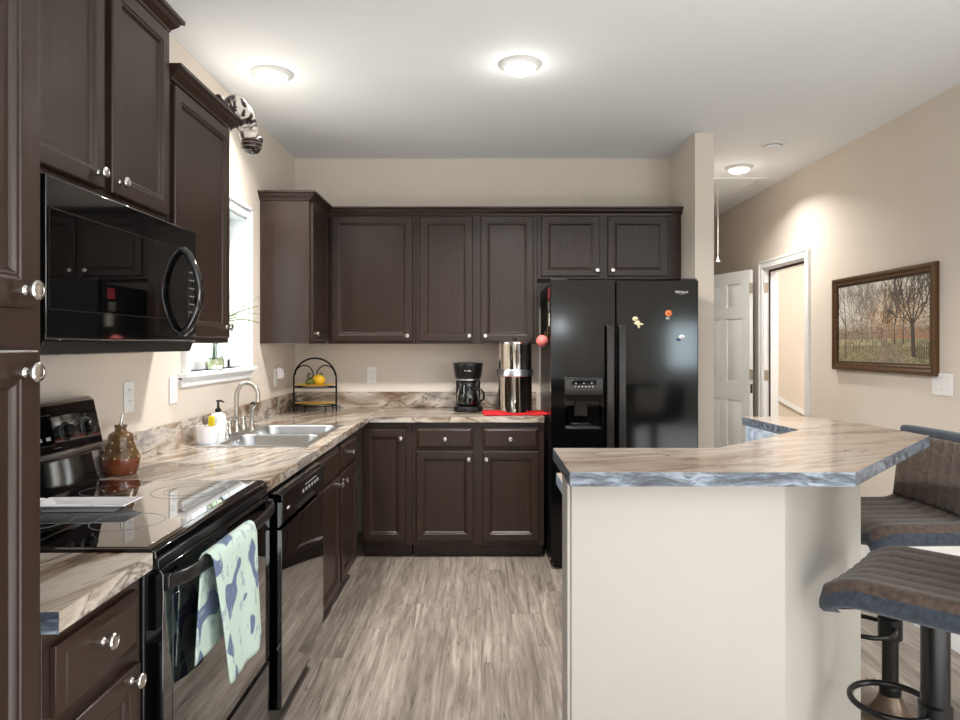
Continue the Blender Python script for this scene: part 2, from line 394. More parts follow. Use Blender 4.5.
struct(MB().box(1.50,7.9,0, 2.62,8.02,ZC), 'wall_hall', 'wall_paint')
DY0, DY1, DZ = 5.235, 6.03, 2.043
b = MB().box(XR,1.6,0, XR+.115,DY0,ZC).box(XR,DY1,0, XR+.115,7.9,ZC).box(XR,DY0,DZ, XR+.115,DY1,ZC)
struct(b, 'wall_right', 'wall_paint')
struct(MB().box(XR+.115,1.6,0, 5.2,1.72,ZC), 'wall_living', 'wall_paint')
struct(MB().box(5.2,-4.1,0, 5.3,1.72,ZC), 'wall_side', 'wall_paint')
struct(MB().box(-1.5,-4.1,0, 5.2,-4.0,ZC), 'wall_rear', 'wall_paint')
# room beyond the doorway
b = MB().box(XR+.115,6.5,0, 4.3,6.6,ZC).box(4.2,4.6,0, 4.3,6.5,ZC).box(XR+.115,4.5,0, 4.3,4.6,ZC)
struct(b, 'wall_beyond_door', 'wall_paint')
area('stair_room_light', (3.5,5.4,2.6), (0,0,0), .8,.8, 30, (1,.95,.88))
# baseboards
struct(MB().box(XR-.014,1.6,0, XR,DY0-.075,.09), 'baseboard_right', 'trim_white', .002)
struct(MB().extr([(6.486,.93),(6.5,.93),(6.5,.98),(6.486,.98)], 0, 1.0, 'x', Matrix.Translation((2.66,0,.0)) @ Matrix(((1,0,0,0),(0,1,0,0),(-.55,0,1,0),(0,0,0,1)))), 'trim_3', 'trim_white')
# door casing / jamb
b = MB()
cw = .065
def casing(b, y0, y1, z0, z1):
    b.box(XR-.018,y0,z0, XR,y1,z1)
b.box(XR-.016,DY0-cw,0, XR,DY0,DZ+cw).box(XR-.016,DY1,0, XR,DY1+cw,DZ+cw).box(XR-.016,DY0,DZ, XR,DY1,DZ+cw)
b.box(XR-.022,DY0-cw,0, XR,DY0-cw+.018,DZ+cw).box(XR-.022,DY1+cw-.018,0, XR,DY1+cw,DZ+cw).box(XR-.022,DY0-cw,DZ+cw-.018, XR,DY1+cw,DZ+cw)
b.box(XR-.004,DY0-.001,0, XR+.12,DY0+.014,DZ).box(XR-.004,DY1-.014,0, XR+.12,DY1+.001,DZ).box(XR-.004,DY0,DZ-.014, XR+.12,DY1,DZ+.001)
b.box(XR+.05,DY1-.026,0, XR+.12,DY1-.014,DZ-.014).box(XR+.05,DY0+.014,DZ-.026, XR+.12,DY1-.014,DZ-.014)
struct(b, 'trim_1', 'trim_white', .0015)
b = MB().box(XR+.040,DY1-.028,0, XR+.050,DY1-.014,DZ-.014).box(XR+.040,DY0+.014,DZ-.030, XR+.050,DY1-.014,DZ-.014)
struct(b, 'trim_2', 'weather_brown')
# open six panel door
d0 = Vector((2.425,6.09)); ang = math.atan2(.46, -.15)
def six_panel(w=.72, h=2.03, t=.035):
    b = MB(); st = .11; mid = .09
    rails = [(0,.23),(.86,1.02),(1.60,1.70),(1.92,h)]
    cols = [(st,(w-mid)/2),((w+mid)/2,w-st)]
    b.box(0,0,0, st,t,h).box(w-st,0,0, w,t,h).box((w-mid)/2,0,0, (w+mid)/2,t,h)
    for z0,z1 in rails:
        for a,c in cols: b.box(a,0,z0, c,t,z1)
    pans = [(.23,.86),(1.02,1.60),(1.70,1.92)]
    for z0,z1 in pans:
        for a,c in cols:
            b.box(a,.010,z0, c,t-.010,z1)
            for ys,ye in ((.010,.002),(t-.010,t-.002)):
                i = .03
                vs = [(a+.012,ys,z0+.012),(c-.012,ys,z0+.012),(c-.012,ys,z1-.012),(a+.012,ys,z1-.012),(a+i,ye,z0+i),(c-i,ye,z0+i),(c-i,ye,z1-i),(a+i,ye,z1-i)]
                b.add(vs,[(0,1,5,4),(1,2,6,5),(2,3,7,6),(3,0,4,7),(4,5,6,7)])
    return b
o = six_panel().build('door_1', 'door_white'); o['kind'] = 'structure'
o.location = (d0.x, d0.y, .012); o.rotation_euler = (0,0,ang)
door1 = o
hb = MB()
for z in (.20,1.05,1.82):
    hb = MB().box(-.004,.004,z, -.0005,.034,z+.09); hb.cyl((-.006,.036,z-.004),(-.006,.036,z+.094),.006,10)
    hb.build('hinge','hinge_metal',door1)
MB().box(-.002,.006,.93,-.0005,.029,1.01).box(-.004,.012,.95,-.001,.023,.975).build('latch_plate','frame_dark',door1)
for z in (.21,1.06,1.83):
    hb = MB().box(XR-.001,DY1-.017,z, XR+.036,DY1-.0135,z+.09); o = hb.build('trim_4','hinge_metal'); o['kind']='structure'
# kitchen window
b = MB(); cw = .065
b.box(XL,WY0-cw,WZ0-.0, XL+.016,WY0,WZ1+cw).box(XL,WY1,WZ0, XL+.016,WY1+cw,WZ1+cw).box(XL,WY0,WZ1, XL+.016,WY1,WZ1+cw)
b.box(XL,WY0-cw,WZ1+cw-.016, XL+.024,WY1+cw,WZ1+cw+.004).box(XL,WY1+cw-.016,WZ0, XL+.024,WY1+cw,WZ1+cw).box(XL,WY0-cw,WZ0, XL+.024,WY0-cw+.016,WZ1+cw)
b.box(XL-.139,WY0-.001,WZ0, XL+.002,WY0+.012,WZ1).box(XL-.139,WY1-.012,WZ0, XL+.002,WY1+.001,WZ1).box(XL-.139,WY0,WZ1-.012, XL+.002,WY1,WZ1+.001)
win = struct(b, 'window_1', 'trim_white', .0015)
b = MB().box(XL-.139,WY0-.11,WZ0-.022, XL+.045,WY1+.09,WZ0)
b2 = MB().box(XL,WY0-.09,WZ0-.066, XL+.016,WY1+.075,WZ0-.022).box(XL,WY0-.09,WZ0-.034, XL+.026,WY1+.075,WZ0-.022)
b.build('window_sill','trim_white',win,.003); b2.build('window_apron','trim_white',win,.002)
b = MB(); X0 = XL-.115; y0,y1,z0,z1 = WY0+.012,WY1-.012,WZ0,WZ1-.012; s=.035
b.box(X0,y0,z0, X0+.03,y0+s,z1).box(X0,y1-s,z0, X0+.03,y1,z1).box(X0,y0,z0, X0+.03,y1,z0+s+.01).box(X0,y0,z1-s, X0+.03,y1,z1)
zm = (z0+z1)/2; b.box(X0+.005,y0,zm-.022, X0+.038,y1,zm+.022)
for k in (1,2):
    yy = y0+(y1-y0)*k/3; b.box(X0+.012,yy-.008,z0, X0+.022,yy+.008,z1)
for zz in (z0+(zm-z0)/2, zm+(z1-zm)/2): b.box(X0+.012,y0,zz-.008, X0+.022,y1,zz+.008)
b.build('window_sash','trim_white',win,.001)
MB().box(X0+.015,y0+s,z0+s, X0+.019,y1-s,z1-s).build('window_pane','pane_glass',win)
# outside
o = struct(MB().box(-30,-20,-.4, -1.6,30,-.3), 'ground_outside', 'lawn')

# ------------------------------------------------------------------ cabinets
DOOR_R = [(0,.016),(.004,.020),(.044,.020),(.048,.0165),(.052,.0175),(.057,.0145),(.0615,.009)]
DRAW_R = [(0,.011),(.017,.0175),(.020,.020)]
def knob(parent, x, z, y=-.020, r=.0160):
    m = Matrix.Translation((x,y,z)) @ Matrix.Rotation(PI/2,4,'X')
    MB().lathe([(.0085,0),(.0085,.002),(.0048,.006),(.0048,.012),(.0075,.015),(r*.8,.0165),(r,.019),(r,.0225),(r*.86,.0255),(r*.6,.0262),(r*.55,.0255),(0,.0262)],(0,0,0),22,m).build('knob','nickel',parent)
def doorp(root, x0, x1, z0, z1, kx=None, kz=None, name='door', yf=0, rings=None):
    d = MB().panel(x1-x0, z1-z0, rings or DOOR_R).build(name,'espresso_wood',root,.0012,loc=(x0,yf,z0),smooth=25)
    if kx is not None: knob(d, kx-x0, kz-z0)
    return d
def cabinet(name, label, loc, rotz, w, dep, z0, z1, doors=(), drawers=(), toe=False, cat='cabinet', group=None, bottom=False, side_frame=True, hollow=None):
    """local frame: front face at y=0 looking to -y, x 0..w; doors (x0,x1,z0,z1,knobx,knobz)"""
    r = thing(name, label, cat, loc, rotz, group)
    b = MB(); zb = z0
    if toe:
        b.box(.004,.05,0, w-.004,dep,.105); zb = .085
    if hollow is not None:     # open inside (sink cabinet)
        b.box(0,0,zb,.018,dep,z1).box(w-.018,0,zb,w,dep,z1).box(0,dep-.01,zb,w,dep,z1).box(0,0,zb,w,dep,zb+.018).box(0,0,hollow,w,.018,z1).box(0,0,zb,.04,.018,z1).box(w-.04,0,zb,w,.018,z1)
    else: b.box(0,0,zb,w,dep,z1)
    b.build('carcass','espresso_wood',r,.0015)
    if side_frame and not toe:
        MB().box(-.0015,.0,z0, 0,.02,z1).box(-.0015,dep-.02,z0, 0,dep,z1).build('side_trim','espresso_wood',r,.0005)
    if bottom: MB().box(.01,.02,z0-.003, w-.01,dep-.004,z0+.0).build('underside','cabinet_bottom',r)
    for d in doors: doorp(r,*d)
    for d in drawers: doorp(r,*d,name='drawer',rings=DRAW_R)
    return r
LW = dict(rotz=PI/2)
FXb = -.752            # base cabinet frame plane (left run)
FXu = XL+.305+.0       # uppers
DZ0, DZ1 = .115, .690; RZ0, RZ1 = .705, .845
G = .003
# pantry
r = cabinet('pantry_cabinet','tall espresso pantry cabinet at the left edge with two stacked doors', (FXb,.45,0), PI/2, .716,.60, 0,2.46,
    doors=[(.03,.684,.115,1.363,.645,1.327),(.03,.684,1.431,2.40,.645,1.459)], toe=True)
# base cabinet near
cabinet('base_cabinet','espresso base cabinet with one drawer between the pantry and the range', (FXb,1.168,0), PI/2, .336,.60, 0,.876,
    doors=[(.022,.305,DZ0,DZ1,.262,.668)], drawers=[(.022,.305,RZ0+.015,RZ1,.155,.797)], toe=True)
# sink + next
cabinet('base_cabinet','espresso sink base cabinet with false drawer front just past the dishwasher', (FXb,2.935,0), PI/2, .640,.60, 0,.876,
    doors=[(.022,.618,DZ0,DZ1,.585,.652)], drawers=[(.022,.618,RZ0,RZ1)], toe=True, hollow=.69)
cabinet('base_cabinet','narrow espresso base cabinet with drawer on the left run beside the inner corner', (FXb,3.579,0), PI/2, .480,.60, 0,.876,
    doors=[(.02,.455,DZ0,DZ1,.055,.652)], drawers=[(.02,.455,RZ0,RZ1,.24,.775)], toe=True)
# back run
YFb = YB-.61; 
X1 = px(359.5,YFb)+.0
cabinet('corner_base_cabinet','espresso corner base cabinet with single full-height door left of the drawers', (FXb,YFb,0), 0, px(412,YFb)-FXb-.001,.605, 0,.876,
    doors=[(px(363,4.37)-FXb, px(405.5,4.37)-FXb, DZ0,.83, px(400.5,4.37)-FXb,.775)], toe=True)
xa, xb = px(412,YFb), px(544,YFb)
xm = (xa+xb)/2
cabinet('base_cabinet','espresso base unit of two drawers over two doors beside the refrigerator', (xa,YFb,0), 0, xb-xa,.605, 0,.876,
    doors=[(px(416,4.37)-xa, px(473.5,4.37)-xa,DZ0,DZ1,px(468.8,4.37)-xa,.641),(px(482.5,4.37)-xa, px(539,4.37)-xa,DZ0,DZ1,px(486.5,4.37)-xa,.641)],
    drawers=[(px(416,4.37)-xa, px(473.5,4.37)-xa,RZ0,RZ1,px(445,4.37)-xa,.770),(px(482.5,4.37)-xa, px(539,4.37)-xa,RZ0,RZ1,px(510.5,4.37)-xa,.770)], toe=True)
# uppers left
UZ0, UZ1 = 1.380, 2.272
cabinet('upper_cabinet','espresso wall cabinet of two doors above the microwave', (FXu,1.52,0), PI/2, .768,.303, 1.755,2.43,
    doors=[(.012,.366,1.80,2.412,.330,1.838),(.405,.757,1.80,2.412,.441,1.838)], bottom=False)
cabinet('upper_cabinet','single-door espresso wall cabinet between the microwave and the window', (FXu,2.302,0), PI/2, .555,.303, UZ0,UZ1,
    doors=[(.018,.520,UZ0+.02,2.258,.480,1.443)], bottom=True)
cabinet('upper_cabinet','espresso corner wall cabinet showing its plain side panel right of the window', (FXu,4.205,0), PI/2, .488,.303, UZ0,UZ1,
    doors=[(.020,.470,UZ0+.02,2.258,.060,1.442)], bottom=True)
YFu = 4.695
def P(x): return px(x,4.675)
x0 = FXu+.0
cabinet('upper_cabinet','widest single-door espresso wall cabinet on the back wall, in the corner', (x0+.002,YFu,0), 0, px(415.8,4.675)-x0-.003,.303, UZ0,UZ1,
    doors=[(P(331.5)-x0,P(412)-x0,1.395,2.254,P(407)-x0,1.434)], bottom=True, side_frame=False)
x1 = px(415.8,4.675)
cabinet('upper_cabinet','espresso wall cabinet with a pair of doors above the coffee maker', (x1,YFu,0), 0, P(537.5)-x1-.001,.303, UZ0,UZ1,
    doors=[(P(419.7)-x1,P(472.7)-x1,1.395,2.254,P(469)-x1,1.434),(P(480.8)-x1,P(533.5)-x1,1.395,2.254,P(485)-x1,1.434)], bottom=True, side_frame=False)
x2 = P(537.5)
cabinet('upper_cabinet','short espresso wall cabinet with two doors above the refrigerator', (x2,YFu,0), 0, 1.374-x2,.303, 1.826,UZ1,
    doors=[(P(541.5)-x2,P(600)-x2,1.842,2.254,P(597)-x2,1.882),(P(608)-x2,P(668)-x2,1.842,2.254,P(612.5)-x2,1.882)], bottom=False, side_frame=False)
# crown mouldings (profile: outwards u, up v)
CP = [(0,0),(.010,0),(.012,.008),(.030,.026),(.034,.036),(.046,.040),(.046,.052),(0,.052)]
def crown(path, z, name, label):
    """path: list of (x,y,(nx,ny)) corner points on the cabinet face with mitre directions"""
    vs = []; fs = []; n = len(CP)
    for x,y,(nx,ny) in path:
        for u,v in CP: vs.append((x+nx*u, y+ny*u, z+v))
    for k in range(len(path)-1):
        for i in range(n):
            j = (i+1)%n; fs.append((k*n+i,k*n+j,(k+1)*n+j,(k+1)*n+i))
    fs.append(tuple(range(n))); fs.append(tuple((len(path)-1)*n+i for i in range(n-1,-1,-1)))
    o = MB().add(vs,fs).build(name,'espresso_wood',None,0,smooth=20); return tag(o,label,'moulding')
fx = FXu+.001
crown([(XL+.001,4.204,(0,-1)),(fx,4.204,(1,-1)),(fx,YFu-.001,(1,-1)),(1.374,YFu-.001,(1,-1)),(1.3745,4.998,(.02,0))][:4], UZ1-.010, 'crown_moulding', 'espresso crown moulding running along the back wall cabinets and corner')
crown([(fx,2.302,(1,0)),(fx,2.858,(1,1)),(XL+.001,2.858,(0,1))], UZ1-.002, 'crown_moulding', 'espresso crown moulding on the single cabinet between microwave and window')
crown([(fx,1.52,(1,0)),(fx,2.289,(1,1)),(XL+.001,2.289,(0,1))], 2.422, 'crown_moulding', 'highest espresso crown moulding, above the microwave cabinet')

# ------------------------------------------------------------------ countertops
CZ0, CZ1 = .878, .914
XE = -.716
t = thing('countertop','L-shaped brown streaked laminate countertop around the sink','countertop',(0,0,0))
SY0,SY1,SX0,SX1 = 3.075,3.865,-1.215,-.800
b = MB()
b.box(XL+.001,2.286,CZ0, XE,SY0,CZ1).box(XL+.001,SY1,CZ0, XE,YB-.001,CZ1).box(XL+.001,SY0,CZ0, SX0,SY1,CZ1).box(SX1,SY0,CZ0, XE,SY1,CZ1)
b.build('slab','laminate',t,0)
MB().box(XE,4.352,CZ0, .403,YB-.001,CZ1).build('back_slab','laminate_back',t,0)
MB().box(XL+.001,2.286,CZ1, XL+.020,YB-.02,1.030).build('backsplash','laminate',t,.002)
MB().box(XL+.001,YB-.020,CZ1, .403,YB-.001,1.030).build('backsplash','laminate_back',t,.002)
t = thing('countertop','short laminate countertop piece between the pantry and the range','countertop',(0,0,0))
MB().box(XL+.001,1.168,CZ0, -.722,1.502,CZ1).build('slab','laminate',t,0)
lab(MB().box(-.7515,1.1655,CZ0-.001, -.7215,1.1682,CZ1+.0005).build('edge_band','edge_blue',t),'blue-grey streaked end edge')
MB().box(XL+.001,1.168,CZ1, XL+.020,1.502,1.030).build('backsplash','laminate',t,.002)

# ------------------------------------------------------------------ sink
t = thing('sink','stainless steel double bowl sink set into the countertop','sink',(0,0,0))
b = MB()
def bowl(b, x0,x1,y0,y1,zt,dep,r=.07,k=6):
    def ring(ins,z,rr):
        a0,a1,c0,c1 = x0+ins,x1-ins,y0+ins,y1-ins; out=[]
        for cx_,cy_,st in ((a1-rr,c1-rr,0),(a0+rr,c1-rr,PI/2),(a0+rr,c0+rr,PI),(a1-rr,c0+rr,1.5*PI)):
            for i in range(k+1):
                a = st+PI/2*i/k; out.append((cx_+rr*math.cos(a),cy_+rr*math.sin(a),z))
        return out
    rings = [ring(0,zt,r),ring(.006,zt-.008,r-.004),ring(.016,zt-dep+.03,r-.012),ring(.03,zt-dep+.008,r-.022),ring(.06,zt-dep,r-.04)]
    n = len(rings[0]); vs=[p for q in rings for p in q]; fs=[]
    for j in range(len(rings)-1):
        for i in range(n):
            i2=(i+1)%n; fs.append((j*n+i,j*n+i2,(j+1)*n+i2,(j+1)*n+i))
    fs.append(tuple((len(rings)-1)*n+i for i in range(n)))
    b.add(vs,fs)
    return rings[0]
zt = CZ1+.004; ym = (SY0+SY1)/2
B1 = (SX0+.012,SX1-.008,SY0+.012,ym-.014); B2 = (SX0+.012,SX1-.008,ym+.014,SY1-.012)
for q in (B1,B2):
    bb = MB(); bowl(bb,*q,zt,.165); bb.build('bowl','steel',t,0,smooth=60)
# deck with holes: bridge outline to bowls using bmesh triangle fill
bm = bmesh.new()
def loop(pts):
    v=[bm.verts.new(p) for p in pts]; return [bm.edges.new((v[i],v[(i+1)%len(v)])) for i in range(len(v))]
es = loop([(x,y,zt) for x,y in ((-1.292,SY0-.022),(SX1+.022,SY0-.022),(SX1+.022,SY1+.022),(-1.292,SY1+.022))])
tmp=MB()
for q in (B1,B2): es += loop(bowl(MB(),*q,zt,.165))
bmesh.ops.triangle_fill(bm,use_beauty=True,edges=es)
me=bpy.data.meshes.new('deck'); bm.to_mesh(me); bm.free(); me.materials.append(M['steel'])
o=bpy.data.objects.new('deck',me); C.objects.link(o); o.parent=t
MB().extr([(SY0-.022,CZ1+.0005),(SY0-.022,zt),(SY0-.020,zt),(SY0-.020,CZ1+.0005)],-1.292,SX1+.022).box(-1.292,SY1+.020,CZ1+.0005,SX1+.022,SY1+.022,zt).box(SX1+.020,SY0-.022,CZ1+.0005,SX1+.022,SY1+.022,zt).build('rim','steel',t)
for q in (B1,B2):
    MB().lathe([(.0,.002),(.02,.002),(.035,.004),(.042,.001),(.042,0)],((q[0]+q[1])/2,(q[2]+q[3])/2,zt-.165),20).build('drain','chrome',t)
# faucet
fy = 3.50; fxx = -1.254
t = thing('faucet','brushed nickel gooseneck kitchen faucet with two lever handles behind the sink','faucet',(fxx,fy,zt+.0005))
def capsule(x0,y0,x1,y1,r,z0,z1):
    pts=[]
    for i in range(9): a=PI+PI*i/8; pts.append((x0+r*math.cos(a),y0+r*math.sin(a)))
    for i in range(9): a=PI*i/8; pts.append((x1+r*math.cos(a),y1+r*math.sin(a)))
    return MB().prism(pts,z0,z1)
capsule(0,-.13,0,.13,.026,0,.012).build('base_plate','brushed_nickel',t,.003)
pts=[(0,0,.012),(0,0,.09),(0,0,.19)]
for i in range(1,13):
    a=PI-PI*1.08*i/12; pts.append((.0555+.0555*math.cos(a),0,.19+.068*math.sin(a)))
pts.append((pts[-1][0]+.001,0,pts[-1][2]-.012))
b=MB().tube(pts,[.0135,.012,.0115]+[.0112]*12+[.0125],14); b.lathe([(.022,.012),(.021,.03),(.0145,.045),(.0135,.06)],(0,0,0),18); b.build('spout','brushed_nickel',t,0,smooth=50)
for yy in (-.10,.10):
    b=MB().lathe([(.02,.012),(.019,.03),(.013,.045),(.014,.06),(.010,.07),(0,.074)],(0,yy,0),18)
    b.tube([(0,yy,.062),(.018,yy-.01,.075),(.045,yy-.02,.092)],[.006,.005,.007],10); b.build('lever_handle','brushed_nickel',t,0,smooth=50)
t = thing('side_sprayer','brushed nickel side sprayer with black tip right of the faucet','sprayer',(fxx+.012,fy+.20,zt+.0005))
b=MB().lathe([(.021,0),(.021,.006),(.014,.016),(.011,.045),(.013,.08),(.014,.10)],(0,0,0),16); b.tube([(0,0,.10),(.006,-.004,.118),(.02,-.012,.13)],[.014,.016,.014],12)
b.build('sprayer_body','brushed_nickel',t,0,smooth=50); MB().ball((.008,-.006,.133),.014).build('tip','satin_black',t)
t = thing('soap_dispenser','small brushed nickel soap dispenser on the near end of the sink deck','soap dispenser',(fxx+.015,3.325,zt+.0005))
b=MB().lathe([(.017,0),(.017,.02),(.010,.026),(.009,.05),(.013,.054),(.011,.066),(.003,.085),(0,.086)],(0,0,0),16); b.build('dispenser_body','brushed_nickel',t,0,smooth=50)

# cup with brushes
t = thing('utensil_cup','white ribbed ceramic cup holding brushes beside the sink','cup',(px(209,3.18)-.0,3.148,CZ1+.0008))
seg=36; prof=[(.038,0),(.045,.012),(.049,.05),(.050,.085),(.046,.085),(.043,.012),(0,.010)]
vs=[];fs=[];n=len(prof)
for k in range(seg):
    a=2*PI*k/seg; rr=1+.03*math.cos(a*9)
    for r_,z_ in prof: vs.append((r_*rr*math.cos(a),r_*rr*math.sin(a),z_))
for k in range(seg):
    k2=(k+1)%seg
    for i in range(n-1): fs.append((k*n+i,k2*n+i,k2*n+i+1,k*n+i+1))
fs.append(tuple(k*n for k in range(seg)))
MB().add(vs,fs).build('cup_body','white_ceramic',t,0,smooth=60)
o=tag(MB().box(-.011,-.008,0,.011,.008,.118).box(-.013,-.012,.075,.013,-.008,.112).build('scrub_sponge','yellow_plastic',None,.003),'yellow scrub sponge standing in the white cup','sponge'); o.location=(px(211.5,3.155)+.004,3.148,CZ1+.0115)
o=tag(MB().tube([(0,0,0),(-.002,0,.07)],.004,8).ball((-.004,0,.098),.016,sc=(.8,.8,1.5)).build('dish_brush','grey_bristle',None),'grey bristle dish brush standing in the white cup','brush'); o.location=(px(205,3.155),3.165,CZ1+.0115)
# soap bottle
t = thing('soap_bottle','white dish soap bottle with black pump behind the white cup','bottle',(px(217,3.30),3.315,CZ1+.0008))
MB().lathe([(.034,0),(.036,.006),(.036,.105),(.030,.122),(.014,.130),(.012,.134)],(0,0,0),24).build('bottle_body','soap_label',t,0,smooth=50)
MB().lathe([(.0364,.03),(.0366,.032),(.0366,.085),(.0364,.087)],(0,0,0),24).build('label_band','white_plastic',t)
b=MB().lathe([(.0145,.132),(.015,.145),(.006,.152),(.005,.18),(.010,.182),(.010,.188),(0,.189)],(0,0,0),16); b.tube([(0,0,.185),(.02,-.01,.186),(.034,-.016,.180)],[.005,.0045,.0035],8)
b.build('pump','satin_black',t,0,smooth=50)
# oil jar
t = thing('oil_jar','rust brown speckled pottery oil jar with metal spout behind the cooktop','jar',(px(123,2.44),2.425,CZ1+.0008))
MB().lathe([(.050,0),(.053,.004),(.059,.025),(.065,.053),(.0635,.060)],(0,0,0),28).build('lower_body','rust_glaze',t,0,smooth=60)
MB().lathe([(.0638,.0585),(.059,.072),(.050,.092),(.0435,.112),(.042,.128),(.040,.138),(.032,.146),(.020,.152),(.0185,.162),(.0215,.168),(.020,.174),(0,.175)],(0,0,0),28).build('upper_body','speckle_glaze',t,0,smooth=50)
for z_,r_ in ((.062,.0628),(.088,.0515),(.114,.0432)):
    for k in range(9):
        a=2*PI*(k+.5*(z_>.08))/9; MB().ball((r_*math.cos(a),r_*math.sin(a),z_),.0036,8,5).build('dot','cream_dot',t)
MB().tube([(0,0,.174),(.002,0,.190),(.007,0,.213)],[.006,.0045,.0035],10).build('pour_spout','nickel',t)

# ------------------------------------------------------------------ range
t = thing('range','black electric range with glass cooktop and oven door','range',(0,0,0))
RY0,RY1 = 1.510,2.278
b=MB().box(XL+.01,RY0,.03,-.745,RY1,.895); b.box(XL+.05,RY0+.03,0,-.80,RY1-.03,.03)
b.build('body','satin_black',t,.003)
b=MB().extr([(-1.30,.897),(-1.30,.920),(-.732,.920),(-.718,.915),(-.716,.897)],RY0-.003,RY1+.003,'y'); b.build('cooktop_rim','gloss_black',t,.002)
MB().box(-1.285,RY0+.012,.9202,-.744,RY1-.012,.9212).build('cooktop_glass','glass_black',t,.0005)
def ringm(x,y,r,w_=.0025):
    b=MB(); b.lathe([(r-w_,0),(r-w_,.0003),(r,.0003),(r,0)],(x,y,.9213),64,cap=False); return b
for x,y,r,r2 in ((-.90,2.11,.112,.075),(-.90,1.74,.088,0),(-1.15,2.11,.080,0),(-1.15,1.74,.098,0)):
    b=ringm(x,y,r)
    if r2:
        b2=ringm(x,y,r2); b.add(b2.v,b2.f)
    b.build('burner_ring','ring_grey',t)
# backguard
bg0=MB().extr([(-1.355,.895),(-1.355,1.03),(-1.30,1.03),(-1.285,.96),(-1.270,.918),(-1.262,.897)],RY0,RY1,'y').build('backguard_base','gloss_black',t,.003)
b=MB().extr([(-1.355,1.012),(-1.355,1.196),(-1.335,1.204),(-1.305,1.202),(-1.290,1.192),(-1.258,1.045),(-1.262,1.028),(-1.285,1.018)],RY0,RY1,'y')
bgd=b.build('control_panel','gloss_black',t,.004)
nv=Vector((.147,0,.032)).normalized()   # panel normal
def onpanel(y,s_):  # s 0 bottom..1 top
    p=Vector((-1.258,y,1.045)).lerp(Vector((-1.290,y,1.192)),s_); return p
mr=Matrix.Rotation(PI/2-math.atan2(nv.z,nv.x),4,'Y')
for y in (1.64,1.75,2.095,2.205):
    p=onpanel(y,.42); mm=Matrix.Translation(p)@mr
    MB().lathe([(.030,0),(.030,.002),(.022,.004),(.020,.018),(.015,.021),(0,.021)],(0,0,0),24,mm).box(-.004,-.021,.018,.004,.021,.027,mm).build('burner_knob','satin_black',bgd,.001)
    bb=MB()
    for k in range(24):
        a0=-2.2+4.4*k/23+PI; bb.box(.0325*math.cos(a0)-.001,.0325*math.sin(a0)-.0018,.0002,.0325*math.cos(a0)+.001,.0325*math.sin(a0)+.0018,.0006,mm)
    bb.box(-.044,-.002,.0002,-.040,.002,.0006,mm)
    bb.build('dial_mark','grey_print',bgd)
p=onpanel(1.92,.5); mm=Matrix.Translation(p)@mr
MB().box(-.045,-.11,0,.045,.11,.002,mm).build('display','glass_black',bgd,.001)
bb=MB(); 
for k in range(5):
    bb.box(.020,-.09+k*.04,.002,.030,-.07+k*.04,.0025,mm)
bb.build('key_mark','grey_print',bgd)
# oven door
b=MB().extr([(-.745,.330),(-.745,.868),(-.712,.872),(-.704,.862),(-.704,.336),(-.710,.330)],RY0+.004,RY1-.004,'y')
od=b.build('oven_door','gloss_black',t,.002)
MB().box(-.7042,RY0+.05,.36,-.7030,RY1-.05,.80).build('oven_window','glass_black',od,.0005)
MB().box(-.745,RY0,.874,-.712,RY1,.896).build('vent_trim','satin_black',t,.002)
hz=.842; pts=[]
for i in range(17):
    u=i/16; y=RY0+.012+u*(RY1-RY0-.024); x=-.692+.034*(math.sin(PI*u)**.5 if 0<u<1 else 0)-.008*(u in(0,1))
    pts.append((x,y,hz))
vs=[];fs=[]
for x,y,z in pts:
    for dx,dz in ((-.006,-.014),(.003,-.017),(.007,-.010),(.007,.010),(.003,.017),(-.006,.014)): vs.append((x+dx,y,z+dz))
for k in range(16):
    for i in range(6): j=(i+1)%6; fs.append((k*6+i,k*6+j,(k+1)*6+j,(k+1)*6+i))
fs.append((0,1,2,3,4,5)); fs.append(tuple(96+i for i in range(5,-1,-1)))
MB().add(vs,fs).build('handle','handle_black',od,.002,smooth=50)
for y in (RY0+.016,RY1-.016): MB().box(-.706,y-.012,hz-.018,-.690,y+.012,hz+.018).build('handle_mount','satin_black',od,.004)
b=MB().extr([(-.745,.085),(-.745,.322),(-.710,.322),(-.704,.312),(-.704,.095),(-.714,.085)],RY0+.004,RY1-.004,'y'); b.build('storage_drawer','gloss_black',t,.002)

# towel over the handle
hx=-.6585
NU,NV=34,56
def towel_pt(u,v):
    # v: 0 back bottom .. 1 front bottom ; u across
    Lb,Lf=.235,.325; tot=Lb+Lf+.05; s_=v*tot
    wob=math.sin(u*9+.6)*.5+math.sin(u*17+1.1)*.25
    if s_<Lb:            # back flap
        z=hz+.0-Lb+s_+.0; d=(Lb-s_)/Lb; x=hx-.020-.004*wob*d; y0_=1.655-.03*d; y1_=1.955
        x=max(x,-.699)
    elif s_<Lb+.05:
        a=PI*(s_-Lb)/.05; x=hx-.005-.018*math.cos(a)-.0; z=hz+.004+.024*math.sin(a); y0_=1.65; y1_=1.955
    else:
        d=(s_-Lb-.05)/Lf; z=hz-(s_-Lb-.05); x=hx+.016+.010*wob*min(1,d*2)+.006*d; y0_=1.645+.075*d; y1_=1.955+.03*d
        z+=-.012*math.sin(u*3)*d
    return (x,y0_+(y1_-y0_)*u,z)
vs=[towel_pt(i/NU,j/NV) for j in range(NV+1) for i in range(NU+1)]
fs=[(j*(NU+1)+i,j*(NU+1)+i+1,(j+1)*(NU+1)+i+1,(j+1)*(NU+1)+i) for j in range(NV) for i in range(NU)]
o=MB().add(vs,fs).build('dish_towel','towel_print',None,0,smooth=180); tag(o,'pale green dish towel with blue flower print hanging on the oven handle','towel')
sm=o.modifiers.new('s','SOLIDIFY'); sm.thickness=.003; sm.offset=0
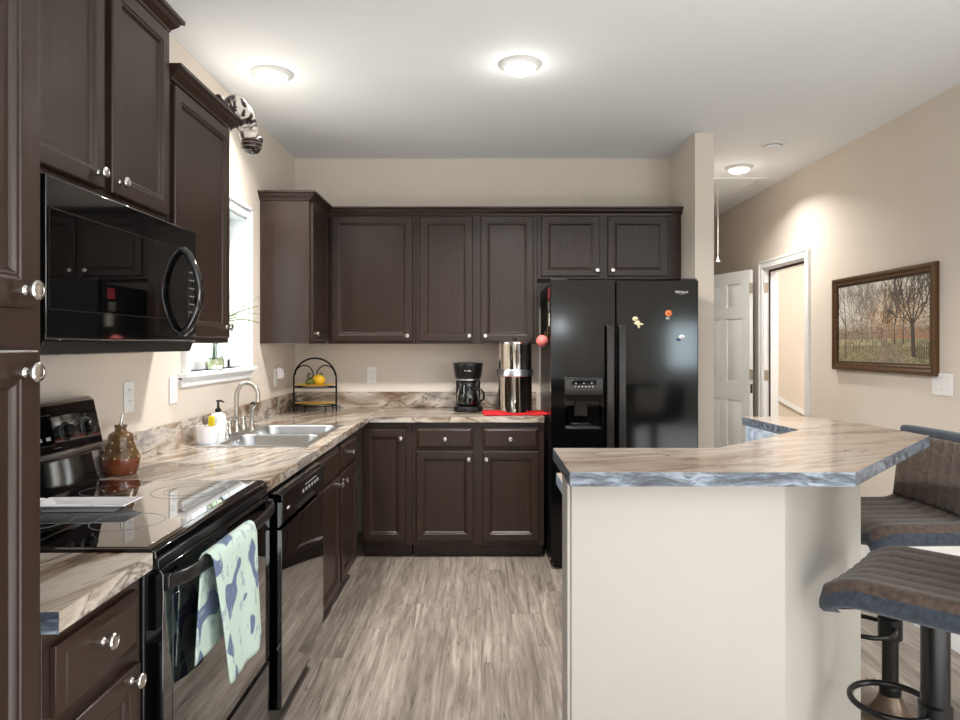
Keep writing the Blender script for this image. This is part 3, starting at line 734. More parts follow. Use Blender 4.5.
# serving tray
t=thing('serving_tray','white rectangular ceramic tray with small handles resting on the cooktop','tray',(px(99,1.93),1.865,.9216),math.radians(2))
rings=[(.092,.030,.0),(.100,.034,.004),(.124,.052,.020),(.131,.057,.021),(.127,.053,.0235),(.118,.048,.021),(.096,.034,.007),(0.001,.001,.006)]
b=MB();vs=[];fs=[]
for hx_,hy_,z_ in rings: vs+=[(-hx_,-hy_,z_),(hx_,-hy_,z_),(hx_,hy_,z_),(-hx_,hy_,z_)]
for k in range(len(rings)-1):
    for i in range(4): j=(i+1)%4; fs.append((k*4+i,k*4+j,k*4+4+j,k*4+4+i))
fs.append((0,1,2,3)); n=(len(rings)-1)*4; fs.append((n,n+1,n+2,n+3))
b.add(vs,fs).build('tray_body','white_ceramic',t,.002)
MB().tube([(-.126,-.03,.020),(-.146,-.022,.023),(-.151,0,.024),(-.146,.022,.023),(-.126,.03,.020)],.006,8).build('tray_handle','white_ceramic',t,0,smooth=60)
for x,y in ((-.03,-.005),(.01,.01),(.06,-.004)): MB().ball((x,y,.0085),.0035,8,5,sc=(1.6,1,.3)).build('painted_dot','frame_dark',t)

# ------------------------------------------------------------------ microwave
t=thing('microwave','black over-the-range microwave mounted under the wall cabinet','microwave',(0,0,0))
MX=-.956; MY0,MY1=1.500,2.292; MZ0,MZ1=1.352,1.750
MB().box(XL+.002,MY0,MZ0+.012,MX-.035,MY1,MZ1).build('body','satin_black',t,.003)
fr=MB().extr([(MX-.034,MZ0+.03),(MX-.034,MZ1),(MX-.004,MZ1),(MX,MZ1-.004),(MX,MZ0+.034),(MX-.004,MZ0+.03)],MY0+.001,MY1-.001,'y').build('door','gloss_black',t,.002)
MB().box(MX,MY0+.01,MZ1-.075,MX+.0012,MY1-.012,MZ1-.072).box(MX,MY0+.01,MZ0+.098,MX+.0012,MY1-.012,MZ0+.1).box(MX,MY0+.01,MZ0+.1,MX+.0012,MY0+.012,MZ1-.072).build('door_trim','handle_black',fr)
MB().box(MX,MY0+.012,MZ0+.1,MX+.001,MY1-.21,MZ1-.075).build('door_glass','glass_black',fr)
MB().extr([(MX-.30,MZ0-.002),(MX-.30,MZ0+.0125),(MX-.034,MZ0+.0125),(MX-.034,MZ0+.028),(MX-.006,MZ0+.028),(MX-.020,MZ0-.002)],MY0+.004,MY1-.004,'y').build('vent_base','satin_black',t,.002)
for k in range(3): MB().box(MX-.20,MY0+.10+.2*k,MZ0-.006,MX-.10,MY0+.22+.2*k,MZ0-.002).build('vent_filter','steel',t)
pts=[]
for i in range(19):
    u=i/18; z=MZ0+.055+u*.270; pts.append((MX+.004+.052*math.sin(PI*u)**.75 if 0<u<1 else MX+.001, MY1-.105+.0*u, z))
MB().tube(pts,[.011]*19,12,flat=1.6).build('handle','gloss_black',fr,0,smooth=60)
b=MB().box(MX+.0002,MY1-.062,MZ0+.11,MX+.0015,MY1-.012,MZ1-.09); cp=b.build('keypad','glass_black',fr)
b=MB()
for i in range(7):
    for k in range(3): b.box(MX+.0015,MY1-.056+k*.014,MZ0+.125+i*.026,MX+.0018,MY1-.049+k*.014,MZ0+.129+i*.026)
b.build('key_mark','grey_print',fr)

# ------------------------------------------------------------------ dishwasher
t=thing('dishwasher','glossy black built-in dishwasher between the range and the sink cabinet','dishwasher',(0,0,0))
QY0,QY1=2.318,2.928; QX=-.676
MB().box(XL+.05,QY0,.02,-.735,QY1,.872).build('body','satin_black',t,.002)
MB().extr([(-.735,.13),(-.735,.742),(QX-.002,.742),(QX,.735),(QX,.14),(QX-.004,.13)],QY0,QY1,'y').build('door','glass_black',t,.0015)
cpn=MB().extr([(-.735,.746),(-.735,.866),(QX-.012,.866),(QX+.002,.858),(QX+.002,.765),(QX-.010,.750)],QY0,QY1,'y').build('control_panel','gloss_black',t,.0015)
MB().extr([(QX+.0022,.775),(QX+.0022,.785),(QX+.012,.783),(QX+.012,.777)],QY0+.18,QY1-.18,'y').build('latch_handle','satin_black',cpn,.001)
b=MB().box(QX+.002,QY0+.055,.800,QX+.0026,QY0+.085,.808)
b.build('maker_mark','white_print',cpn)
b=MB()
for k in range(6): b.box(QX+.002,QY0+.26+k*.045,.812,QX+.0028,QY0+.285+k*.045,.824)
b.box(QX+.002,QY0+.30,.835,QX+.0028,QY0+.48,.838); b.build('key_mark','grey_print',cpn)
MB().box(XL+.05,QY0+.005,0,-.77,QY1-.005,.1).build('kick_plate','satin_black',t)

# ------------------------------------------------------------------ refrigerator
FY=4.16; fx0,fx1=px(551,FY),px(698.5,FY); fz1=1.766; sp=px(615.5,FY)
t=thing('refrigerator','black side-by-side refrigerator with water dispenser','refrigerator',(0,0,0))
MB().box(fx0+.003,FY+.075,.02,fx1-.003,4.93,fz1-.012).build('body','satin_black',t,.003)
MB().box(fx0+.02,FY+.05,.0,fx1-.02,FY+.12,.035).build('foot_grille','satin_black',t,.002)
MB().box(fx0+.004,FY+.02,fz1-.010,fx0+.10,FY+.12,fz1+.012).box(fx1-.10,FY+.02,fz1-.010,fx1-.004,FY+.12,fz1+.012).build('hinge_cover','satin_black',t,.002)
dx0,dx1,dz0,dz1=px(564.5,FY),px(603,FY),pz(430,FY),pz(377,FY)
b=MB(); z0,z1=.055,fz1; f0,f1=FY,FY+.068; a,c=fx0,sp-.004
b.box(a,f0,z0,dx0,f1,z1).box(dx1,f0,z0,c,f1,z1).box(dx0,f0,z0,dx1,f1,dz0).box(dx0,f0,dz1,dx1,f1,z1)
ld=b.build('freezer_door','fridge_black',t,0)
rd=MB().box(sp+.004,f0,z0,fx1,f1,z1).build('door','fridge_black',t,.006,seg=3)
for d,xc in ((ld,px(610.3,FY-.04)),(rd,px(622.2,FY-.04))):
    b=MB(); pr=[]
    b.extr([(FY-.058,.55),(FY-.046,.50),(FY-.036,.52),(FY-.036,1.475),(FY-.046,1.495),(FY-.058,1.47)],xc-.021,xc+.021)
    b.box(xc-.013,FY-.04,.54,xc+.013,FY,.58).box(xc-.013,FY-.04,1.41,xc+.013,FY,1.45)
    b.build('handle','handle_black',d,.004,seg=3)
# dispenser
dp=MB().box(dx0,FY+.001,dz0,dx0+.006,FY+.066,dz1).box(dx1-.006,FY+.001,dz0,dx1,FY+.066,dz1).box(dx0,FY+.060,dz0,dx1,FY+.067,dz1).box(dx0,FY+.001,dz0,dx1,FY+.06,dz0+.006).build('dispenser_recess','gloss_black',ld)
zc=pz(395,FY); zc2=pz(401,FY)
MB().extr([(FY+.03,dz1-.001),(FY-.002,dz1-.001),(FY-.010,dz1-.02),(FY-.006,zc),(FY+.03,zc)],dx0,dx1).build('dispenser_panel','handle_black',ld,.003)
MB().extr([(FY+.055,zc),(FY-.002,zc),(FY+.012,zc2),(FY+.055,zc2)],dx0+.004,dx1-.004).build('dispenser_hood','fridge_black',ld,.002)
xm=(dx0+dx1)/2
MB().box(dx0+.04,FY-.011,dz1-.048,dx1-.04,FY-.004,dz1-.016).build('dispenser_screen','glass_black',ld,.003)
b=MB()
for k in range(3): b.box(xm-.052+k*.048,FY-.0125,dz1-.041,xm-.046+k*.048,FY-.011,dz1-.035)
for k in range(6): b.box(xm-.055+k*.021,FY-.010,dz1-.060,xm-.049+k*.021,FY-.0065,dz1-.056)
b.build('dispenser_light','white_print',ld)
MB().box(xm-.042,FY+.035,dz0+.085,xm-.018,FY+.045,zc2).box(xm-.05,FY+.045,dz0+.08,xm+.03,FY+.055,zc2-.002).build('paddle','handle_black',ld,.002)
MB().box(dx0+.01,FY-.004,dz0+.006,dx1-.012,FY+.055,dz0+.012).box(dx0+.045,FY+.03,dz0+.03,dx1-.075,FY+.04,dz0+.037).build('drip_tray','handle_black',ld,.002)
def text(body, name, size, loc, rot, m, parent=None, ext=.0006, align='CENTER', scx=1):
    cu=bpy.data.curves.new(name,'FONT'); cu.body=body; cu.size=size; cu.extrude=ext; cu.align_x=align; cu.align_y='CENTER'
    tmp=bpy.data.objects.new('tmp',cu); C.objects.link(tmp)
    bpy.context.view_layer.update()
    me=bpy.data.meshes.new_from_object(tmp.evaluated_get(bpy.context.evaluated_depsgraph_get()))
    bpy.data.objects.remove(tmp); me.materials.clear(); me.materials.append(M[m])
    o=bpy.data.objects.new(name,me); C.objects.link(o); o.location=loc; o.rotation_euler=rot; o.scale=(scx,1,1)
    if parent is not None: o.parent=parent
    return o
text('Whirlpool','logo',.021,(px(681.5,FY),FY-.001,pz(292,FY)),(PI/2,0,0),'white_print',rd,scx=.9)
MB().tube([(px(678,FY),FY-.0012,pz(293.5,FY)),(px(681,FY),FY-.0012,pz(294.6,FY)),(px(685,FY),FY-.0012,pz(293,FY))],.0007,6).build('logo_swirl','white_print',rd)
# front magnets
yf=FY-.0085
t=thing('fridge_magnet','cream toddler-shaped magnet on the right refrigerator door beside the handle','magnet',(px(637,FY),FY-.0005,pz(322,FY)))
b=MB().ball((-.011,-.004,.018),.0175,16,8,sc=(1,.28,.85)).ball((.004,-.004,-.006),.014,14,8,sc=(1.1,.28,1.15)).ball((.010,-.004,-.028),.007,10,6,sc=(1,.4,1.6)).ball((.026,-.004,-.014),.008,10,6,sc=(1.5,.4,.8)).ball((-.012,-.004,-.008),.006,10,6,sc=(1.4,.4,.8))
b.build('figure','magnet_cream',t); MB().ball((-.002,-.0095,.012),.0035,8,5,sc=(1.5,.4,.8)).ball((-.016,-.0095,.018),.0025,8,5,sc=(1,.4,1)).build('face_mark','magnet_dark',t)
t=thing('fridge_magnet','orange round-headed magnet below the white lettering on the refrigerator','magnet',(px(668.5,FY),FY-.0005,pz(315,FY)))
MB().ball((0,-.004,.010),.021,18,8,sc=(1,.25,.95)).build('head','magnet_orange',t); MB().ball((-.005,-.004,-.020),.014,14,8,sc=(1,.25,.75)).build('body','magnet_grey',t)
MB().ball((-.003,-.0105,.010),.006,10,6,sc=(1,.3,1)).build('face_mark','photo_red',t)
t=thing('fridge_magnet','white and blue magnet, lowest on the right refrigerator door','magnet',(px(680.5,FY),FY-.0005,pz(338,FY)))
MB().ball((.006,-.004,.006),.019,16,8,sc=(1,.25,.75)).build('head','magnet_white',t); MB().ball((-.012,-.003,-.010),.012,14,8,sc=(1.2,.25,.6)).build('body','magnet_blue',t)
MB().ball((.008,-.0095,.004),.004,8,5,sc=(1.4,.4,.6)).build('face_mark','magnet_dark',t)
# side magnets
SX=fx0+.003
def sidecard(name,label,cat,y0,y1,z0,z1,m,grp=None,bulge=.002):
    o=MB().box(SX-.0005-bulge,y0,z0,SX-.0005,y1,z1).build(name,m,None,.001); return tag(o,label,cat,grp)
sidecard('fridge_photo','small red photo magnet at the top of the refrigerator side','photo',4.28,4.36,1.66,1.73,'photo_red')
sidecard('fridge_photo','grey photo card below the red one on the refrigerator side','photo',4.29,4.37,1.585,1.645,'photo_grey')
sidecard('fridge_photo','cream paper card midway down the refrigerator side','photo',4.26,4.33,1.49,1.57,'photo_cream')
o=MB()
t=thing('key_rack','dark brass key bunch hanging on the refrigerator side above the pink ball','keys',(SX-.0008,4.33,1.49))
MB().tube([(-.006,0,0),(-.006,.004,-.03)],.003,8).tube([(-.006+.0*math.cos(a),.014*math.cos(a),-.045+.016*math.sin(a)) for a in [2*PI*k/14 for k in range(14)]],.002,6,True).build('key_ring','brass_dark',t)
for k in range(4): MB().box(-.010-.002*k,-.02+.012*k,-.095,-.008-.002*k,-.012+.012*k,-.05).ball((-.009-.002*k,-.016+.012*k,-.05),.008,8,6,sc=(.2,1,1)).build('key','brass_dark',t)
t=thing('pink_ball','pink round timer hanging on the refrigerator side near the top of the filter','ornament',(px(542.5,4.30)-.003,4.30,pz(341,4.30)))
MB().ball((0,0,0),.040,22,14,sc=(.95,1,.95)).build('shell','pink_vinyl',t); MB().tube([(.014,0,.030),(.022,0,.06)],.003,8).build('hook','brass_dark',t)

# ------------------------------------------------------------------ things on back counter
# tiered fruit stand
t=thing('fruit_stand','black wrought iron two-tier arched plate stand in the counter corner','stand',(px(315,4.74),4.74,CZ1+.0008),math.radians(-4))
R=.150; hh=.225
b=MB(); pts=[(-R,0,0),(-R,0,hh)]
for i in range(1,20): a=PI-PI*i/20; pts.append((R*math.cos(a),0,hh+R*math.sin(a)*.93))
pts+= [(R,0,hh),(R,0,0)]
b.tube(pts,.0062,10); b.build('arch_frame','iron_black',t,0,smooth=60)
for sgn in (-1,1):
    pts=[(sgn*(R-.004),0,hh+.02)]
    for i in range(1,9): a=PI-PI*.5*i/8; pts.append((sgn*(.078-.060*math.cos(PI-a)*-1 if False else (.070-.070*math.cos(a)*-1)),0,hh+.035+.05*math.sin(a)))
    pts=[]
    for i in range(15):
        a=PI*1.02*i/14; pts.append((sgn*(.076+.064*math.cos(a)),0,hh+.022+.068*math.sin(a)))
    for i in range(1,16):
        a=PI*1.6*i/15; rr=.024-.0009*i; pts.append((sgn*(.012+.024-rr*math.cos(a)),0,hh+.020-rr*1.1*math.sin(a)))
    MB().tube(pts,.0042,8).build('scroll','iron_black',t,0,smooth=60)
for zz in (.165,.038):
    MB().tube([(R*.97*math.cos(a),R*.72*math.sin(a),zz) for a in [2*PI*k/32 for k in range(32)]],.0045,8,True).build('plate_ring','iron_black',t)
for x in (-.10,.10):
    MB().tube([(x,-.075,.038),(x,-.09,.012),(x,-.095,.004)],.006,8).tube([(x,.075,.038),(x,.09,.012),(x,.095,.004)],.006,8).build('foot','iron_black',t)
sx,sy,sz=t.location
for zz,lb in ((.171,'yellow plate on the upper tier of the iron stand'),(.044,'yellow patterned plate on the lower tier of the iron stand')):
    o=MB().lathe([(0,0),(.06,0),(.09,.003),(.139,.012),(.141,.014),(.137,.0155),(.09,.007),(.0,.005)],(0,0,0),36,sy=.74).build('plate','yellow_ceramic',None,0,smooth=50)
    o.location=(sx,sy,sz+zz-.0); tag(o,lb,'plate')
o=tag(MB().ball((0,0,.038),.040,20,12,sc=(1.12,.95,.95)).ball((.043,0,.038),.008,8,6).build('lemon','lemon_skin',None,0,smooth=60),'yellow lemon on the upper plate of the iron stand','lemon'); o.location=(sx+.028,sy-.01,sz+.1765)
o=tag(MB().ball((0,0,.026),.0275,20,12,sc=(1.1,.95,.95)).build('lime','lime_skin',None,0,smooth=60),'green lime in front of the lemon on the iron stand','lime'); o.location=(sx-.022,sy-.055,sz+.1765)
# coffee maker
cxm=px(468,4.72)
t=thing('coffee_maker','black drip coffee maker with glass carafe on the back counter','coffee maker',(cxm,4.745,CZ1+.0008))
MB().lathe([(.098,0),(.102,.004),(.103,.022),(.098,.036),(.090,.040)],(0,-.03,0),32,sy=1.0).build('base','coffee_black',t,.001,smooth=40)
MB().box(-.085,.03,.03,.085,.095,.235).build('rear_tank','coffee_black',t,.012,seg=4)
MB().lathe([(.082,.222),(.088,.228),(.094,.25),(.101,.305),(.103,.325),(.101,.332),(.06,.338),(0,.339)],(0,-.015,0),32).build('brew_head','coffee_black',t,0,smooth=40)
MB().lathe([(.084,.214),(.086,.216),(.086,.223),(.083,.224)],(0,-.015,0),32).build('trim_band','steel',t)
MB().lathe([(.062,.040),(.074,.05),(.079,.075),(.074,.12),(.060,.165),(.052,.185),(.055,.195),(.052,.195),(.049,.185),(.057,.165),(.071,.12),(.076,.075),(.071,.052),(0,.044)],(0,-.035,0),30).build('carafe','clear_glass',t,0,smooth=60)
MB().lathe([(.060,.0445),(.070,.053),(.075,.075),(.071,.115),(0,.115)],(0,-.035,0),28).build('coffee','coffee_dark',t,0,smooth=50)
MB().lathe([(.052,.196),(.060,.198),(.060,.210),(.03,.214),(0,.214)],(0,-.035,0),28).build('carafe_lid','satin_black',t,0,smooth=40)
MB().tube([(.060,-.055,.150),(.092,-.062,.150),(.110,-.066,.125),(.108,-.066,.085),(.078,-.055,.066)],[.008,.009,.008,.008,.007],10,flat=1.3).build('carafe_handle','satin_black',t,0,smooth=60)
MB().box(-.07,-.13,.014,.07,-.126,.030).build('switch_panel','satin_black',t,.001)
text('Mr. Coffee','logo',.011,(0,-.1135,.280),(math.radians(84),0,0),'white_print',t,.001)
# red cloth
t=None
b=MB(); ns=30; vs=[];fs=[]
x0c,x1c=px(484,4.50),px(546,4.60); y0c,y1c=4.395,4.68
for j in range(5):
    for i in range(ns+1):
        u=i/ns; v=j/4
        vs.append((x0c+(x1c-x0c)*u-.015*v+.004*math.sin(v*7), y0c+(y1c-y0c)*v+.004*math.sin(u*30)*(v in(0,1))+(.03*u if j==0 else 0), CZ1+.0075+.0015*math.sin(u*21+v*5)))
for j in range(4):
    for i in range(ns): k=j*(ns+1)+i; fs.append((k,k+1,k+ns+2,k+ns+1))
o=MB().add(vs,fs).build('red_towel','red_cloth',None,0,smooth=180); tag(o,'folded red towel under the stainless water filter','towel')
sm=o.modifiers.new('s','SOLIDIFY'); sm.thickness=.011; sm.offset=0
# water filter
wx=px(515,4.535)
t=thing('water_filter','tall polished stainless steel gravity water filter on the red towel','water filter',(wx,4.535,CZ1+.0150))
r=.112
MB().lathe([(r-.004,0),(r,.004),(r,.232),(r+.002,.236),(0,.236)],(0,0,0),48).build('lower_chamber','chrome',t,0,smooth=40)
MB().lathe([(r+.002,.236),(r+.006,.240),(r+.006,.262),(r+.003,.268),(r+.003,.276),(r,.282),(r,.250)],(0,0,0),48).build('collar_ring','steel',t,0,smooth=40)
MB().lathe([(r-.002,.262),(r-.002,.450),(r-.001,.455),(0,.455)],(0,0,0),48).build('upper_chamber','chrome',t,0,smooth=40)
MB().lathe([(r+.001,.452),(r+.001,.459),(r-.02,.466),(0,.470)],(0,0,0),48).build('lid','chrome',t,0,smooth=40)
MB().lathe([(.010,.469),(.008,.474),(.014,.480),(.013,.487),(0,.489)],(0,0,0),18).build('lid_knob','satin_black',t)
for s_ in (-1,1): MB().box(s_*(r+.004)-.004,-.02,.246,s_*(r+.004)+.004,.02,.282).build('side_handle','satin_black',t,.002)
MB().cyl((0,-r+.002,.055),(0,-r-.022,.055),.010,12).cyl((0,-r-.020,.062),(0,-r-.020,.028),.007,12).box(-.004,-r-.026,.060,.004,-r-.006,.078).build('spigot','satin_black',t,.001)

# ------------------------------------------------------------------ outlets
def outlet(label,loc,rotz,w_=.072,h_=.118,kind='outlet',grp=None,n=1):
    t=thing('outlet' if kind=='outlet' else 'light_switch',label,kind if kind!='switch' else 'light switch',loc,rotz,grp)
    MB().box(-w_/2,-.006,-h_/2,w_/2,-.0005,h_/2).build('cover_plate','white_plastic',t,.002)
    if kind=='outlet':
        for zz in (-.021,.021):
            rc=MB().lathe([(.0165,0),(.0165,.002),(0,.002)],(0,0,0),20,Matrix.Translation((0,-.0062,zz))@Matrix.Rotation(PI/2,4,'X')).build('receptacle','trim_white',t)
            MB().box(-.008,-.0088,zz+.001,-.006,-.0082,zz+.010).box(.006,-.0088,zz+.001,.008,-.0082,zz+.010).ball((0,-.0084,zz-.008),.0022,8,5,sc=(1,.2,1)).build('slot','slot_grey',rc)
    else:
        for k in range(n):
            xx=(k-(n-1)/2)*.046
            MB().box(xx-.005,-.008,-.012,xx+.005,-.006,.012).box(xx-.003,-.016,.002,xx+.003,-.008,.010).build('toggle','trim_white',t,.001)
            MB().ball((xx,-.0062,.03),.0025,8,5,sc=(1,.3,1)).ball((xx,-.0062,-.03),.0025,8,5,sc=(1,.3,1)).build('screw','slot_grey',t)
    return t
outlet('white outlet on the left wall above the pottery oil jar',(XL+.0005,2.635,pz(397,2.635)),PI/2)
outlet('white outlet on the left wall just under the window sill corner',(XL+.0005,3.015,pz(390,3.015)),PI/2)
outlet('white outlet with plug-in device on the left wall near the corner',(XL+.0005,4.52,pz(377.5,4.52)),PI/2)
outlet('white outlet on the back wall right of the iron plate stand',(px(371.5,5),YB-.0005,pz(375,5)),0)
t=thing('night_light','white plug-in night light in the outlet nearest the corner','night light',(XL+.009,4.545,pz(372,4.54)),PI/2)
MB().box(-.018,-.030,-.045,.018,-.0005,.030).ball((0,-.034,-.012),.022,14,8,sc=(.9,.5,1.6)).build('shell','white_ceramic',t,.004)
MB().box(-.010,-.047,-.006,.010,-.043,.012).build('sensor_window','grey_print',t,.001)
outlet('white triple light switch plate below the framed picture',(XR-.0005,3.688,pz(384.5,3.68)),-PI/2,.165,.118,'switch',None,3)

# ------------------------------------------------------------------ framed picture
def painting():
    W_,H_=460,262; rng=np.random.RandomState(3)
    yy,xx=np.mgrid[0:H_,0:W_].astype(float); v=yy/H_; u=xx/W_
    def sn(sc,seed,ani=(1,1)):
        r=np.random.RandomState(seed); gh,gw=int(sc*ani[1])+2,int(sc*1.7*ani[0])+2; g=r.rand(gh,gw)
        fy=v*(gh-2); fx=u*(gw-2); iy=fy.astype(int); ix=fx.astype(int); ty=fy-iy; tx=fx-ix
        ty=ty*ty*(3-2*ty); tx=tx*tx*(3-2*tx)
        return (g[iy,ix]*(1-tx)+g[iy,ix+1]*tx)*(1-ty)+(g[iy+1,ix]*(1-tx)+g[iy+1,ix+1]*tx)*ty
    img=np.zeros((H_,W_,3)); img[:]=(222,221,214)
    def mix(c,a):
        nonlocal img
        a=np.clip(a,0,1)[...,None]; img=img*(1-a)+np.array(c,float)*a
    def sm(x,a,b): return np.clip((x-a)/(b-a),0,1)
    f1=sn(90,1)*.45+sn(45,2)*.33+sn(20,4)*.22
    f2=sn(90,31)*.5+sn(45,32)*.3+sn(18,34)*.2
    mix((150,138,122),sm(f1,.46,.58)*sm(v,.0,.35)*.75*sm(sn(6,5),.2,.6))
    mix((120,106,92),sm(f2,.54,.66)*sm(v,.05,.5)*.6)
    fo=np.exp(-((u-.66)/.26)**2)*sm(v,.10,.45)
    mix((178,132,80),fo*sm(f1,.40,.52)); mix((132,96,62),fo*sm(f2,.50,.62)*.85); mix((220,186,130),fo*sm(sn(80,11),.6,.8)*.8); mix((96,68,46),fo*sm(sn(80,12),.7,.85)*.6)
    bk=sm(v,.50,.62)*(v<.71); mix((142,124,104),bk*.75); mix((116,92,80),bk*sm(f2,.45,.6)*.7); mix((176,118,78),bk*sm(u,.5,.7)*sm(f1,.45,.6)*.7)
    mix((176,116,82),((v>.665)&(v<.70)&(u>.72))*.7)
    gr=(v>.695)*1.0; mix((128,118,88),gr); mix((178,168,132),gr*sm(f1,.42,.58)*.7); mix((104,102,76),gr*sm(f2,.52,.66)*.6)
    mix((206,200,166),((v>.70)&(v<.78)&(u<.62))*sm(f1,.35,.55)*.6)
    pc=.56+(v-.7)*.18; wd=.02+(v-.695)*.95; pm=(v>.70)*sm(wd*.62-np.abs(u-pc-wd*.05),-.005,.01)
    mix((132,118,98),pm); mix((166,150,128),pm*sm(f1,.45,.6)*.7); mix((98,86,70),pm*sm(f2,.52,.64)*.6)
    mix((92,92,60),(v>.78)*sm(u,.78,.86)*sm(f2,.4,.55)*.8)
    def line(x0,y0,x1,y1,w0,w1,c,al=1):
        w0*=1.35; w1*=1.35; c=tuple(q*.8 for q in c)
        n=int(max(abs(x1-x0)*W_,abs(y1-y0)*H_)*1.5)+2
        for k in range(n):
            t_=k/(n-1); x=(x0+(x1-x0)*t_)*W_; y=(y0+(y1-y0)*t_)*H_; r=(w0+(w1-w0)*t_)*W_/2
            a0,a1=max(0,int(round(x-r))),min(W_,int(round(x+r))+1); q=int(round(y))
            if 0<=q<H_ and a0<a1: img[q,a0:a1]=img[q,a0:a1]*(1-al)+np.array(c)*al
    def tree(x,y,ang_,ln,w0,dep,c,al=1):
        x1=x+math.cos(ang_)*ln*.58; y1=y-math.sin(ang_)*ln
        line(x,y,x1,y1,w0,w0*.7,c,al)
        if dep>0:
            for k in range(3 if dep>3 else 2): tree(x1,y1,ang_+rng.uniform(-.7,.7),ln*rng.uniform(.6,.86),w0*.6,dep-1,c,al*.93)
    for x,hgt,c,al in ((.30,.24,(138,128,122),.7),(.42,.22,(140,124,112),.7),(.20,.22,(146,140,136),.6),(.36,.16,(150,140,132),.6),(.52,.2,(118,94,74),.75),(.66,.19,(80,58,42),.8),(.745,.24,(72,54,40),.85)):
        tree(x,.76 if x>.6 else .73,PI/2+rng.uniform(-.08,.08),hgt,.008,6,c,al)
    tree(.10,.92,PI/2,.38,.010,6,(92,84,80),.85)
    line(.845,.90,.83,.52,.030,.022,(56,44,34))
    for a_,l_ in ((2.15,.24),(1.85,.26),(1.45,.26),(1.1,.2),(2.5,.15),(.75,.18)):
        tree(.832,.55,a_,l_,.010,6,(54,43,35),.95)
    for k in range(9):
        x=.16+k*.038; line(x,.72,x,.86,.002,.002,(112,102,98),.8)
    for k in range(6):
        x=.88+k*.02; line(x,.74,x,.92,.003,.003,(70,54,44),.8)
    img=np.clip(img,0,255)/255
    return W_,H_,np.where(img<=.04045,img/12.92,((img+.055)/1.055)**2.4)
PY0,PY1,PZ0,PZ1=3.715,4.800,1.200,1.828
t=thing('framed_picture','large framed autumn park picture on the right wall','picture',(XR-.001,(PY0+PY1)/2,(PZ0+PZ1)/2),-PI/2)
PW,PH=PY1-PY0,PZ1-PZ0; fw=.055
prof=[(0,-.002),(0,.022),(.006,.030),(.020,.032),(.034,.022),(.046,.020),(fw,.010),(fw,-.002)]
vs=[];fs=[];n=len(prof)
for sx_,sz_ in ((-1,-1),(1,-1),(1,1),(-1,1)):
    for i_,d_ in prof: vs.append((sx_*(PW/2-i_),-d_-.002,sz_*(PH/2-i_)))
for k in range(4):
    k2=(k+1)%4
    for i in range(n): j=(i+1)%n; fs.append((k*n+i,k2*n+i,k2*n+j,k*n+j))
MB().add(vs,fs).build('frame','frame_bronze',t,0,smooth=20)
b=MB()
a_,c_=PW/2-fw+.002,PH/2-fw+.002
b.box(-a_,-.014,-c_,a_,-.011,-c_+.008).box(-a_,-.014,c_-.008,a_,-.011,c_).box(-a_,-.014,-c_,-a_+.008,-.011,c_).box(a_-.008,-.014,-c_,a_,-.011,c_); b.build('inner_fillet','frame_dark',t)
W_,H_,img=painting()
me=bpy.data.meshes.new('print'); vs=[(-a_+2*a_*i/W_,-.011,c_-2*c_*j/H_) for j in range(H_+1) for i in range(W_+1)]
fs=[(j*(W_+1)+i,(j+1)*(W_+1)+i,(j+1)*(W_+1)+i+1,j*(W_+1)+i+1) for j in range(H_) for i in range(W_)]
me.from_pydata(vs,[],fs); ca=me.color_attributes.new('Col','FLOAT_COLOR','CORNER')
col=np.ones((H_*W_,4,4)); col[:,:,:3]=img.reshape(-1,1,3); ca.data.foreach_set('color',col.ravel().astype(np.float32))
me.materials.append(M['autumn_print']); o=bpy.data.objects.new('print',me); C.objects.link(o); o.parent=t

# ------------------------------------------------------------------ ceiling things
def can(label,x,y,r=.106,power=34):
    t=thing('ceiling_light',label,'ceiling light',(x,y,ZC-.0005),0,None)
    MB().lathe([(r,0),(r-.002,-.006),(r-.022,-.018),(r-.030,-.020),(r-.030,0)],(0,0,0),40).build('trim_ring','lamp_trim',t,0,smooth=50)
    MB().lathe([(r-.030,-.017),(r-.034,-.030),(r-.05,-.040),(0,-.044)],(0,0,0),36).build('lens','lamp_lens',t,0,smooth=60)
    d=bpy.data.lights.new('can_lamp','POINT'); d.shadow_soft_size=.06; d.energy=power*.035; d.color=(1,.96,.90)
    l=bpy.data.objects.new('can_lamp',d); l.location=(x,y,ZC-.14); C.objects.link(l)
    d=bpy.data.lights.new('can_beam','AREA'); d.shape='DISK'; d.size=.13; d.energy=power*1.0; d.color=(1,.96,.91); d.spread=math.radians(140)
    l=bpy.data.objects.new('can_beam',d); l.location=(x,y,ZC-.05); C.objects.link(l)
can('round recessed ceiling light above the sink side, leftmost',px(272,3.43),3.43,power=19)
can('round recessed ceiling light in the middle of the kitchen ceiling',px(520,3.32),3.32)
can('smaller-looking round ceiling light in the hallway beside the smoke detector',px(739,5.24),5.24,power=13)
t=thing('smoke_detector','white round smoke detector on the hallway ceiling','smoke detector',(px(773.5,4.6),4.62,ZC-.0005))
MB().lathe([(.076,0),(.076,-.010),(.064,-.014),(.062,-.034),(.052,-.042),(0,-.044)],(0,0,0),36).build('housing','trim_white',t,0,smooth=35)
MB().lathe([(.0625,-.020),(.0645,-.020),(.0645,-.024),(.0625,-.024)],(0,0,0),36).build('vent_slot','slot_grey',t)
t=thing('attic_hatch','white pull-down attic hatch panel with trim in the hallway ceiling','hatch',(0,0,0))
hx0,hx1,hy0,hy1=1.62,2.28,5.60,7.1; z=ZC-.0005
MB().box(hx0-.06,hy0-.06,z-.016,hx1+.06,hy0,z).box(hx0-.06,hy1,z-.016,hx1+.06,hy1+.06,z).box(hx0-.06,hy0,z-.016,hx0,hy1,z).box(hx1,hy0,z-.016,hx1+.06,hy1,z).build('trim_frame','trim_white',t,.002)
